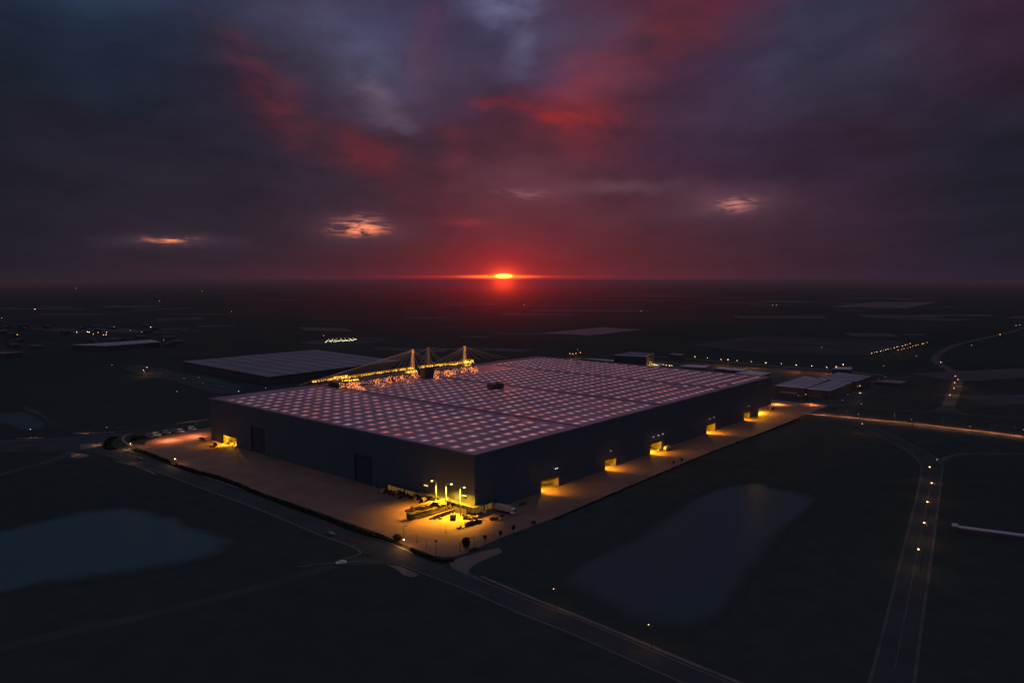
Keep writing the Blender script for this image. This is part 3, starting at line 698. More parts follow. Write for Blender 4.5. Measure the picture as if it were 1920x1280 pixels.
truss(tm, tp(868, 681), tp(888, 679), 3.2, 5, 7)
truss(tm, tp(760, 699, 244), tp(782, 696, 244), 1.6, 1.5, 6)
truss(tm, tp(650, 718, 246), tp(672, 712, 246), 1.4, 1.5, 6)
truss(tm, tp(868, 687, 248), tp(885, 685, 248), 1.8, 1.5, 6)
truss(tm, tp(845, 684, 252), tp(860, 682.5, 252), 1.2, 1.5, 5)
tm.build('truss', M['truss'], hall)
bb = MB()
def beads(p, q, n, r=.24, js=.5):
    p = Vector(p); q = Vector(q)
    for i in range(n):
        c = p + (q - p) * r_.random(); bead(bb, (c.x, c.y - .4, c.z + (r_.random()) * js), r * (.6 + .8 * r_.random()))
beads(tp(586, 716), tp(592, 716), 10, .35); beads(tp(590, 716), tp(628, 711.5), 34, .2, 1.4); beads(tp(626, 712), tp(652, 709), 46, .3, 2.6)
beads(tp(650, 709), tp(775, 691), 150, .2, 1.5); beads(tp(786, 690), tp(868, 681), 110, .22, 1.6); beads(tp(868, 682), tp(888, 680), 60, .3, 3.4)
beads(tp(760, 700, 244), tp(782, 697, 244), 34, .28, 1.8); beads(tp(650, 718, 246), tp(672, 712, 246), 36, .28, 1.4); beads(tp(868, 688, 248), tp(885, 686, 248), 34, .28, 1.6); beads(tp(845, 685, 252), tp(860, 683, 252), 20, .2, 1)
beads(tp(640, 715, 250), tp(666, 713, 250), 26, .26, 1.2)
bb.build('truss_lights', M['beadY'], hall)
sup = MB()
for px in range(600, 890, 12):
    py = 716 + (px - 586) * (680 - 716) / (888 - 586) + (2 if px < 760 else 1)
    a = tp(px, py); sup.tube([(a[0], a[1] + .7, HZ), (a[0], a[1] + .7, a[2])], .18, 5)
sup.build('support_post', M['hvac'], hall)
# masts
M['mastlit'] = mat('mast_paint_lit', (.75, .5, .25), .5, emit=(1, .34, .07), es=.45, scale=.3, var=.3)  # lit copy of the mast paint, light put in as emission; dim copy below
M['cable'] = mat('steel_cable', (.42, .33, .26), .5, scale=.5, emit=(1, .45, .25), es=.05)  # faint glow added so the cables show
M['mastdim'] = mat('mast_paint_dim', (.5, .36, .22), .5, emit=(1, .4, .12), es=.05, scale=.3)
def mast(px, ptop, v, cables, mm, label):
    uM, zt = on_v(px, ptop, v); m_ = empty('cable_mast', (*W(uM, v), HZ), ANG, label, 'mast', 'masts holding the rooftop hall by cables')
    h = zt - HZ
    for k, (dx, dy) in enumerate(((-1.6, -1.2), (1.6, -1.2), (1.6, 1.2), (-1.6, 1.2))):
        MB().tube([(dx, dy, 0), (dx * .3, dy * .3, h)], .26, 6, .16).build('leg', mm, m_)
    s = MB()
    for k in range(7):
        z = h * (k + .5) / 7; q = 1 - .7 * (k + .5) / 7
        for a, b in (((-1.6, -1.2), (1.6, -1.2)), ((1.6, -1.2), (1.6, 1.2)), ((1.6, 1.2), (-1.6, 1.2)), ((-1.6, 1.2), (-1.6, -1.2))):
            s.tube([(a[0] * q, a[1] * q, z), (b[0] * q, b[1] * q, z)], .1, 4)
    s.build('bracing', mm, m_)
    MB().box(-.9, .9, -.9, .9, h - .1, h + .5).build('head', mm, m_)
    if mm is M['mastlit']:
        b2 = MB()
        for k in range(14): b2.ball(((r_.random() - .5) * 1.8, -1.0, h - r_.random() * 4), .16, 6, 4)
        b2.build('mast_lights', M['beadO'], m_)
    for (cx, cy, cv) in cables:
        cu, cz = on_v(cx, cy, cv); cz = max(cz, HZ)
        mid = Vector(((cu - uM) / 2, (cv - v) / 2, (h + cz - HZ) / 2 - .35))
        MB().tube([(0, 0, h + .2), mid, (cu - uM, cv - v, cz - HZ)], .14, 4, cap=False).build('cable', M['cable'], m_)
mast(773.5, 656, VT + 1, [(590, 714, VT), (600, 713, VT + 1), (625, 710, VT), (650, 707, VT), (672, 704, VT), (690, 702, VT), (708, 699, VT), (722, 697, VT), (738, 695, VT), (752, 693, VT), (765, 691, VT), (785, 689, VT), (800, 687, VT), (812, 686, VT), (822, 684, VT), (560, 722, VT + 6)], M['mastlit'], 'orange lit lattice mast, leftmost of the three on the roof')
mast(803, 652, BV - 2, [(788, 680, BV - 3), (795, 682, BV - 3), (800, 683, BV - 3), (806, 683, BV - 3), (811, 682, BV - 3), (822, 677, BV - 3), (830, 676, BV - 3), (770, 668, BV - 3), (868, 655, BV - 3)], M['mastdim'], 'dim unlit mast, the middle and farthest of the three on the roof')
mast(871, 650, VT + 1, [(820, 681, VT), (832, 680, VT), (842, 679, VT), (852, 678, VT), (862, 677, VT), (876, 677, VT), (885, 676, VT), (900, 676, BV - 1), (918, 674, BV - 1), (935, 672, BV - 1), (950, 671, BV - 1), (800, 686, VT)], M['mastlit'], 'orange lit lattice mast, rightmost of the three on the roof')
# light spilled by the hall
for u in (bodyu[0][0] + 12, bodyu[0][1] - 12, (bodyu[1][0] + bodyu[1][1]) / 2, bodyu[2][0] + 16, bodyu[2][1] - 8):
    light('POINT', 'hall_light', u, 234, HZ + 3.2, 650, (1, .36, .1), fac, shadow_soft_size=.8)

# ---------------------------------------------------------------- vehicles
def wheels(p, xs, y, r, w, nm='wheel'):
    for x in xs:
        for s in (-1, 1):
            o = MB(); o.tube([(0, -w / 2, 0), (0, w / 2, 0)], r, 14); t = o.build(nm, M['black'], p); t.location = (x, s * y, r)
            h = MB().tube([(0, -w / 2 - .02, 0), (0, w / 2 + .02, 0)], r * .55, 10).build('rim', M['silver'], t)
def make_car(paint):
    c = empty('parked_car', (0, 0, 0))
    body = [(-2.2, .35), (2.15, .35), (2.25, .6), (2.15, .82), (1.1, .98), (.45, 1.42), (-1.0, 1.46), (-1.75, 1.02), (-2.2, .95), (-2.28, .6)]
    MB().prism(body, -.9, .9, (1.1, .16)).build('body', paint, c, bevel=.07)
    g = MB(); g.prism([(1.02, 1.0), (.46, 1.38), (.40, 1.38), (.3, 1.0)], -.76, .76)
    g.prism([(-1.68, 1.03), (-1.02, 1.41), (-.95, 1.41), (-1.1, 1.03)], -.76, .76)
    for s in (-1, 1):
        y = s * .83
        g.add([(.95, y, 1.0), (.42, s * .765, 1.36), (-.95, s * .765, 1.38), (-1.6, y, 1.03)], [(0, 1, 2, 3)])
        g.add([(.95, y + s * .03, 1.0), (.42, s * .795, 1.36), (-.95, s * .795, 1.38), (-1.6, y + s * .03, 1.03)], [(0, 1, 2, 3)])
    g.build('window', M['glass'], c)
    wheels(c, (1.38, -1.38), .84, .33, .24)
    for s in (-1, 1):
        MB().box(2.14, 2.27, s * .62 - .2, s * .62 + .2, .62, .76).build('headlight', M['white'], c)
        MB().box(-2.29, -2.18, s * .66 - .16, s * .66 + .16, .72, .88).build('tail_light', mat('red_lens', (.25, .01, .01), .3), c)
    return c
def place(o, px, py, rz, label, cat, group=None, z=0):
    g = G(px, py, z); o.location = (g.x, g.y, z + .065); o.rotation_euler.z = rz; return tag(o, label, cat, group)
def make_van(paint):
    c = empty('parked_van', (0, 0, 0))
    MB().prism([(-2.9, .4), (2.75, .4), (2.9, .8), (2.8, 1.25), (2.0, 1.55), (1.35, 2.5), (1.0, 2.62), (-2.7, 2.62), (-2.9, 2.4)], -1.0, 1.0, (1.5, .1)).build('body', paint, c, bevel=.09)
    MB().prism([(2.04, 1.6), (1.42, 2.42), (1.36, 2.42), (1.9, 1.6)], -.8, .8).build('windscreen', M['glass'], c)
    for q in (-1, 1): MB().add([(1.75, q * 1.01, 1.5), (1.15, q * .93, 2.3), (.35, q * .93, 2.3), (.35, q * 1.01, 1.5)], [(0, 1, 2, 3)]).build('side_window', M['glass'], c)
    for q in (-1, 1): MB().box(2.72, 2.9, q * .72 - .2, q * .72 + .2, .95, 1.15).build('headlight', M['white'], c)
    wheels(c, (1.8, -1.9), .92, .36, .26)
    return c
paints = {k: make_car(M[k]) for k in ('white', 'silver', 'grey', 'darkpaint')}
used = set()
def car(paint, px, py, rz, label, group=None):
    o = paints[paint] if paint not in used else copy_tree(paints[paint]); used.add(paint)
    return place(o, px, py, rz, label, 'car', group)
rowang = ANG + math.radians(92)
gp = 'vans parked in the row left of the building'
vans = {}
for p_, x, y, a, lab in (('grey', 281, 820, .25, 'grey van at the left end of the parked row beyond the apron'), ('white', 294, 817.5, .3, 'white van second from the left in the parked row, front to the yard'),
        ('silver', 313, 813.5, .1, 'silver van third from the left in the parked row'), ('grey', 328, 812, .15, 'grey van squeezed between a silver and a white van in the parked row'),
        ('white', 338.5, 811, .1, 'white van, fifth from the left in the parked row'), ('white', 361, 806.5, .15, 'white van standing apart at the right end of the parked row')):
    o = copy_tree(vans[p_]) if p_ in vans else make_van(M[p_]); vans[p_] = o
    place(o, x, y, -.35 + a, lab, 'van', gp); o.scale = (1.12, 1.12, 1.2)
car('darkpaint', 980, 946, ANG + .1, 'dark car in shadow beside the right wall behind the white lorry')
car('white', 906, 961, ANG + 1.2, 'small white car half under the canopy at the near corner')
car('silver', 1236, 844, ANG + .2, 'small pale car tucked behind the truck at the third lit gate')
car('darkpaint', 888, 1034 - 3, ANG - .2, 'dark car parked on the spur road below the apron corner')
car('grey', 262, 861, math.radians(-25) , 'grey car driving on the main road near the left junction')
car('grey', 620, 1002, math.radians(-30), 'dark grey car driving on the main road below the apron')
car('white', 640, 1057, math.radians(195), 'white car with lit headlamps on the side road to the lower left')
# car park behind: small cars
r2 = random.Random(9)
cp = [(1576, 736), (1583, 735), (1590, 741), (1560, 742), (1597, 728), (1612, 737), (1625, 721), (1605, 752), (1580, 752), (1660, 708), (1648, 712), (1570, 748)]
for (x, y) in cp:
    car(['white', 'silver', 'grey', 'darkpaint'][r2.randrange(4)], x, y, ANG + r2.choice((0, 1.57)), 'tiny car standing in the dim car park behind the far end of the building', 'cars in the far car park')
for (x, y) in ((265, 694), (285, 696), (300, 701), (322, 705), (345, 711), (362, 713), (380, 720), (398, 724), (415, 727), (340, 705), (372, 709), (275, 690)):
    car(['white', 'silver', 'grey', 'darkpaint'][r2.randrange(4)], x, y, 2.2, 'tiny car standing in the dim car park at upper left', 'cars in the left hand car park')

def make_lorry(box, cabm):
    c = empty('lorry', (0, 0, 0))
    MB().box(-6.8, 2.6, -1.25, 1.25, 1.25, 3.9).build('trailer', box, c, bevel=.06)
    MB().box(-6.7, 5.2, -.5, .5, .75, 1.15).build('chassis', M['black'], c)
    MB().box(-4.6, 1.2, -1.2, 1.2, .45, 1.1).build('side_skirt', M['darkpaint'], c)
    MB().prism([(3.1, .5), (5.35, .5), (5.45, 1.3), (5.3, 1.7), (5.0, 2.9), (4.6, 3.25), (3.1, 3.4)], -1.22, 1.22).build('cab', cabm, c, bevel=.1)
    MB().prism([(5.36, 1.75), (5.08, 2.85), (5.14, 2.85), (5.42, 1.75)], -1.05, 1.05).build('windscreen', M['glass'], c)
    for s in (-1, 1): MB().box(3.9, 4.8, s * 1.24 - .02, s * 1.24 + .02, 1.85, 2.7).build('side_window', M['glass'], c)
    MB().box(5.44, 5.5, -.8, .8, .7, 1.3).build('grille', M['black'], c)
    for s in (-1, 1): MB().box(5.43, 5.52, s * 1.0 - .15, s * 1.0 + .15, .75, 1.05).build('headlight', M['white'], c)
    wheels(c, (4.3, -5.4, -4.2), 1.05, .5, .35)
    return c
lor = place(make_lorry(M['lorry_box'], M['white']), 950, 961.5, -.62, 'white articulated lorry parked right of the near corner of the building', 'lorry')
l2 = copy_tree(lor); place(l2, 1252, 843, ANG + .1, 'pale lorry backed up beside the third lit gate in the right wall', 'lorry'); l2.scale = (.75, .75, .8)
def make_truck(paint, bed):
    c = empty('flatbed_truck', (0, 0, 0))
    MB().box(-3.6, 1.2, -1.15, 1.15, .95, 1.2).build('bed', bed, c)
    MB().prism([(1.5, .5), (3.3, .5), (3.4, 1.3), (3.0, 2.3), (1.5, 2.4)], -1.1, 1.1).build('cab', paint, c, bevel=.1)
    MB().prism([(3.36, 1.4), (3.02, 2.25), (3.08, 2.25), (3.42, 1.4)], -.95, .95).build('windscreen', M['glass'], c)
    q = MB(); r3 = random.Random(4)
    for k in range(7): x = -3.4 + k * .65; q.box(x, x + .5, -1 + r3.random() * .4, .5 + r3.random() * .5, 1.2, 1.6 + r3.random() * 1.1)
    q.build('load', M['rust'], c)
    wheels(c, (2.3, -2.6), .95, .42, .3)
    return c
tr = place(make_truck(M['yellow'], M['pale_steel']), 724, 925, ANG + 1.75, 'yellow flatbed truck by the left end of the corner glazing', 'truck')
t2 = copy_tree(tr); place(t2, 751, 928, ANG + 1.5, 'loaded truck parked against the glazing right of the yellow truck', 'truck')
t3 = copy_tree(tr); place(t3, 380, 826, ANG + 1.4, 'dark truck in shadow at the far left corner of the building', 'truck'); t3.scale = (1.2, 1.2, 1)
t4 = copy_tree(tr); place(t4, 1449, 768, ANG + .1, 'truck standing in the yellow light outside the last gate', 'truck')
t5 = copy_tree(tr); place(t5, 404, 836, ANG + 1.2, 'long pale truck on the bright pool outside the left wall gate', 'truck')
t6 = copy_tree(tr); place(t6, 783, 935, ANG + 1.3, 'truck with a low load behind the pipe stacks under the glazing', 'truck')
t7 = copy_tree(tr); place(t7, 930, 975, -.25, 'small low flatbed standing alone below the white lorry', 'truck'); t7.scale = (.9, .9, .55)
# covered trailer behind
def make_trailer(label, px, py, rz, s=1):
    c = empty('site_trailer', (0, 0, 0))
    MB().box(-2, 2, -.8, .8, .5, .75).build('deck', M['steel'], c)
    MB().tube([(0, 0, .75), (0, 0, 3.4)], .08, 6).build('post', M['postpale'], c)
    MB().box(-.3, .3, -.3, .3, .75, 1.5).build('winch', M['rust'], c)
    MB().tube([(2, 0, .6), (3, 0, .4)], .07, 6).build('drawbar', M['steel'], c)
    wheels(c, (-.4,), .85, .32, .2)
    place(c, px, py, rz, label, 'trailer'); return c
make_trailer('small low trailer with an upright post below the low pile of pipes', 864, 990, .2)
make_trailer('small trailer with a post among the bright clutter left of the stacks', 772, 934, .5)

# ---------------------------------------------------------------- stacks of beams and pipes near the corner lamps
def pipe_stack(px0, py0, px1, py1, rows, r, m, label, group, name='steel_pipe', z0=0.1, taper=True):
    a = G(px0, py0); b = G(px1, py1); d = (b - a); L_ = d.length; ang = math.atan2(d.y, d.x); n = Vector((-d.y, d.x)).normalized()
    base = None; z = z0 + r; cnt = rows
    mb = MB(); mb.tube([(0, 0, 0), (L_, 0, 0)], r, 8)
    o = mb.build(name, m); first = True; rr = random.Random(int(px0))
    while cnt > 0 and z < 6:
        for k in range(cnt):
            off = (k - (cnt - 1) / 2) * 2.02 * r; s = rr.uniform(-1, 1) * 1.2
            c = o if first else o.copy()
            if not first: C.objects.link(c)
            first = False
            p = a + n * off + d.normalized() * s; c.location = (p.x, p.y, z); c.rotation_euler.z = ang + rr.uniform(-.006, .006); c.scale = (rr.uniform(.8, 1), 1, 1)
            tag(c, label, 'pipe', group)
        z += 1.74 * r; cnt -= 1
    # timber bearers
def bundle_beams(px0, py0, px1, py1, nx, nz, w, h, mats_, label, group, gap=.75):
    a = G(px0, py0); b = G(px1, py1); d = b - a; L_ = d.length; ang = math.atan2(d.y, d.x); n = Vector((-d.y, d.x)).normalized(); rr = random.Random(int(px0 * 3))
    # I-beam profile
    t = .12; obs = []
    for m in mats_:
        mb = MB(); mb.box(0, L_, -w / 2, w / 2, 0, t); mb.box(0, L_, -w / 2, w / 2, h - t, h); mb.box(0, L_, -.08, .08, t, h - t)
        for k in range(int(L_ / 3)): mb.box(k * 3 + .4, k * 3 + .52, -w / 2 + .03, w / 2 - .03, t, h - t)
        obs.append([mb.build('steel_beam', m), True])
    for j in range(nz):
        for i in range(nx - (j > 1)):
            if j > 0 and rr.random() < .28: continue
            q = rr.randrange(len(obs)); o, fr = obs[q]; c = o if fr else o.copy()
            if not fr: C.objects.link(c)
            obs[q][1] = False
            p = a + n * ((i - (nx - 1) / 2) * (w + gap)) + d.normalized() * rr.uniform(-3, 3)
            c.location = (p.x, p.y, .1 + j * (h + .12)); c.rotation_euler.z = ang + rr.uniform(-.01, .01); c.scale = (rr.uniform(.75, 1), 1, 1)
            tag(c, label, 'beam', group)
    for o, fr in obs:
        if fr: bpy.data.objects.remove(o)
bundle_beams(772, 973, 855, 949, 4, 3, .75, 1.0, [M['steel'], M['rust'], M['pale_steel']], 'long steel beam in the front stack nearest the lamp posts', 'beams of the front stack')
bundle_beams(766, 960, 812, 945, 3, 3, .7, .9, [M['rust'], M['steel']], 'steel beam in the left stack that reaches farthest left', 'beams of the left stack')
bundle_beams(784, 963, 828, 948, 4, 4, .7, .9, [M['steel'], M['rust'], M['pale_steel']], 'steel beam in the middle stack beside the tarpaulin', 'beams of the middle stack')
bundle_beams(816, 953, 857, 941, 4, 5, .7, .9, [M['steel'], M['rust']], 'steel beam in the stack under the pale tarpaulin', 'beams of the covered stack')
bundle_beams(812, 973, 858, 957, 2, 2, .9, .9, [M['rust'], M['steel']], 'steel beam in the low right stack beside the green tank', 'beams of the low right stack')
pipe_stack(792, 943, 822, 930, 5, .42, M['steel'], 'dark steel pipe in the stack at the back below the first lamp', 'pipes of the back stack')
pipe_stack(873, 986, 904, 979, 5, .22, M['steel'], 'thin dark pipe in the low pile at the lower right of the yard', 'pipes of the low pile', z0=.05)
def tarp(pxs, z, h, label, sag=.5):
    a, b = G(*pxs[0], z), G(*pxs[1], z); d = b - a; n = Vector((-d.y, d.x)).normalized(); w = pxs[2]; mb = MB(); nx, ny = 18, 7; vs = []; rr = random.Random(int(pxs[0][0]))
    for i in range(nx + 1):
        for j in range(ny + 1):
            t = i / nx; s = j / ny * 2 - 1; p = a + d * t + n * (s * w / 2 * (1 - .25 * t))
            vs.append((p.x, p.y, z + h * (1 - abs(s) ** 2.2) - (1.1 if abs(s) > .99 else 0) + rr.uniform(-.1, .1) + .5 * t))
    fs = [(i * (ny + 1) + j, (i + 1) * (ny + 1) + j, (i + 1) * (ny + 1) + j + 1, i * (ny + 1) + j + 1) for i in range(nx) for j in range(ny)]
    o = mb.add(vs, fs).build('tarpaulin', M['tarp'], smooth=True); tag(o, label, 'tarpaulin')
tarp([(817, 943), (853, 931), 5.6], 4.9, .7, 'broad pale tarpaulin draped over the right hand beam stack')
tarp([(790, 935), (826, 922), 2.6], 3.2, .4, 'narrow pale sheet laid along the back pipe stack')
tarp([(806, 944), (818, 939), 2.6], 3.4, .4, 'small pale cover in the gap between two stacks')
# blocks at stack ends
def crate(px, py, rz, sx, sy, sz, m, label, cat='crate', name='crate'):
    c = empty(name, (0, 0, 0)); MB().box(-sx / 2, sx / 2, -sy / 2, sy / 2, .15, sz).build('box', m, c, bevel=.05)
    s = MB()
    for k in (-.4, 0, .4): s.box(-sx / 2, sx / 2, k * sy - .08, k * sy + .08, 0, .15)
    for z in (.35, .75): s.box(-sx / 2 - .03, sx / 2 + .03, -sy / 2 - .03, sy / 2 + .03, sz * z, sz * z + .1)
    s.build('skid', M['wood'], c); place(c, px, py, rz, label, cat); return c
crate(771, 973, .8, 3.2, 3.4, 3.2, M['tank'], 'dark block at the lower left end of the front stack')
crate(853, 911.5 + 24, ANG, 4, 2.5, 3.3, M['pale_steel'], 'pale cabin box behind the second lamp post', 'cabin', 'site_cabin')
tk = empty('storage_tank', (0, 0, 0)); MB().tube([(-1.5, 0, 1.75), (1.5, 0, 1.75)], 1.55, 18).build('shell', M['tank'], tk, smooth=False, bevel=.25)
s = MB(); s.box(-1.2, -.9, -1.2, 1.2, 0, .8); s.box(.9, 1.2, -1.2, 1.2, 0, .8); s.build('saddle', M['steel'], tk); MB().tube([(0, 0, 3.2), (0, 0, 3.6)], .35, 10).build('hatch', M['steel'], tk)
place(tk, 849.5, 974, ANG - .9, 'dark green round bodied tank standing right of the low beam stack', 'tank')
def pallet(px, py, rz, label, h=.8, m='wood'):
    c = empty('pallet_load', (0, 0, 0)); s = MB()
    for k in range(5): s.box(-.6, .6, -.5 + k * .23, -.36 + k * .23, .1, .14)
    for k in (-.5, 0, .5): s.box(k - .05, k + .05, -.5, .6, 0, .1)
    s.build('pallet', M['wood'], c)
    q = MB(); rr = random.Random(int(px * 7 + py))
    for i in range(2):
        for j in range(2): q.box(-.55 + i * .56, -.02 + i * .56, -.45 + j * .52, .03 + j * .52, .14, .14 + h * rr.uniform(.5, 1.2))
    q.build('goods', M[m], c); c.scale = (1.3,) * 3; place(c, px, py, rz, label, 'pallet', 'loaded pallets strewn about the lit yard')
lb_ = 'loaded pallet among the clutter at the foot of the third lamp post'
for i, (x, y, m) in enumerate(((868, 967, 'steel'), (874, 971, 'tank'), (871, 973, 'tank'), (877, 974, 'rust'), (882, 975, 'steel'), (887, 972, 'pale_steel'), (879, 970, 'wood'), (892, 974, 'steel'), (885, 978, 'rust'))): pallet(x, y, i, lb_, .9, m)
for i, (x, y) in enumerate(((790, 930), (797, 928), (804, 932), (778, 938), (783, 929), (765, 930), (795, 936))): pallet(x, y, i * .7, 'loaded pallet in front of the glazing left of the stacks', 1.1, ['wood', 'pale_steel', 'rust'][i % 3])
pallet(737, 930, .3, 'dark bale alone on the pavement below the trucks', 1, 'rust'); pallet(750.5, 935, .9, 'dark bale just right of the other lone bale', 1, 'rust')
pallet(826, 972 + 1, .9, 'small pallet in front of the low right stack', .5, 'rust')
pallet(942, 968, .9, 'small pallet under the side of the white lorry', .6, 'steel')

# ---------------------------------------------------------------- lamps
def tall_lamp(px, pyb, h, arm, label, energy):
    p = G(px, pyb); c = empty('street_lamp', (p.x, p.y, .06), 0, label, 'street lamp', 'tall yard lamps at the near corner')
    s = 1 if arm > 0 else -1
    pts = [(0, 0, 0), (0, 0, h * .5), (0, 0, h - .9), (s * .12, 0, h - .35), (s * .5, 0, h - .05), (arm * .55, 0, h + .1), (arm, 0, h + .05)]
    MB().tube(pts[:3], .27, 10, .2).build('pole', M['postpale'], c, smooth=True)
    MB().tube(pts[2:], .13, 8).build('arm', M['postpale'], c, smooth=True)
    MB().box(-.35, .35, -.35, .35, 0, .25).build('base_plate', M['post'], c)
    MB().prism([(arm - s * .5, h - .12), (arm + s * .9, h - .12), (arm + s * .9, h + .1), (arm + s * .3, h + .28), (arm - s * .5, h + .2)], -.3, .3).build('lamp_head', M['postpale'], c)
    MB().ball((arm + s * .2, 0, h - .14), .55, 12, 6, .38).build('lens', M['lampY'], c, smooth=True)
    light('SPOT', 'lamp_light', p.x + arm + s * .2, p.y, h - .35, energy, YEL, None, shadow_soft_size=.35, spot_size=math.radians(132), spot_blend=1).rotation_euler = Vector((UU.x * .30, UU.y * .30, 1)).to_track_quat('Z', 'Y').to_euler()
tall_lamp(818, 954.5, 15.3, -1.9, 'tall pale lamp post with its head turned left, leftmost of three', 150000)
tall_lamp(836.5, 961.5, 15.3, 2.6, 'tall pale lamp post rising behind the tarpaulin, middle of three', 150000)
tall_lamp(863, 968.5, 15.3, 1.9, 'tall pale lamp post fully seen to its foot, rightmost of three', 150000)

M['hot'] = emis('lamp_hot', (1, .72, .35), 25)
def street_lamp(px, py, label, hz=8.0, m='lampW', r=None, energy=0, col=AMB, group=None, post='postdark', arm=True, cat='street lamp'):
    g = G(px, py, hz); d = g.length
    r = (r or max(.3, d * .00062)) * .62
    c = empty('street_lamp', (g.x, g.y, 0), math.atan2(g.y, g.x) - 1.57, label, cat, group)
    pr_ = max(.09, d * .00013)
    MB().tube([(1.1, 0, 0), (1.1, 0, hz - .1), (.8, 0, hz + .25), (0, 0, hz + .3)], pr_, 6).build('post', M[post], c)
    MB().box(-r * 1.1, r * 1.1, -r * .7, r * .7, hz + r * .35, hz + r * .6).build('hood', M[post], c)
    MB().ball((0, 0, hz), r, 8, 6, .7).build('lens', M[m], c, smooth=True)
    if energy: light('POINT', 'lamp_light', g.x, g.y, hz - r - .2, energy, col, None, shadow_soft_size=.25)
    return c
ORD = ['first', 'second', 'third', 'fourth', 'fifth', 'sixth', 'seventh', 'eighth', 'ninth', 'tenth', 'eleventh', 'twelfth', 'thirteenth', 'fourteenth', 'fifteenth', 'sixteenth', 'seventeenth', 'eighteenth', 'nineteenth', 'twentieth']
street_lamp(757, 1011, 'short glowing lamp beside the bush on the lower edge of the apron', 4.0, 'hot', .42, 1500, (1, .45, .1))
street_lamp(335 - 7, 860, 'short glowing lamp on the lower left edge of the apron', 4.0, 'hot', .36, 900, (1, .5, .15))
street_lamp(244.5, 831, 'short glowing lamp at the rounded kerb left of the apron', 4.0, 'lampW', .4, 2200, (1, .42, .12))
street_lamp(1038, 1103, 'street lamp beside the main road lighting the pavement, left of two', 8, 'lampO', .3, 230, (1, .38, .08), 'lamps on the main road pavement')
street_lamp(1216, 1170, 'street lamp beside the main road lighting the pavement, right of two', 8, 'lampO', .3, 230, (1, .40, .08), 'lamps on the main road pavement')
for i, (x, y) in enumerate(((1743, 875), (1747, 905), (1739, 940), (1733, 979), (1722, 1029))):
    g = G(x, y, 9)
    street_lamp(x, y, '%s lit lamp down the middle of the right hand avenue, counted from its far junction' % ORD[i], 9, 'lampY', .5, 500, (1, .40, .08), 'lamps down the middle of the avenue')
    s = MB().ball((g.x - .5, g.y - .4, 4.6), .5, 6, 4); s = s.build('bollard_glow', M['beadO'])
    bpy.data.objects.remove(s)
street_lamp(1757, 861, 'dim white lamp where the avenue meets the lane to the right', 9, 'lampWd', .5, 0, group=None)
# far road row
for i, (x, y) in enumerate(((1303, 668.5), (1326.4, 671), (1351.5, 673), (1365, 674), (1382, 675.7), (1408.6, 677.6), (1436, 680), (1465, 681.6), (1493, 684), (1522, 686), (1549.5, 688), (1568, 687), (1581, 683))):
    street_lamp(x, y, '%s lamp from the left in the row along the far road behind the roof' % ORD[i], 9, 'lampW' if i % 3 else 'lampY', None, 5000 if i in (2, 5, 8, 10) else 700, (1, .34, .08), 'lamps along the far road')
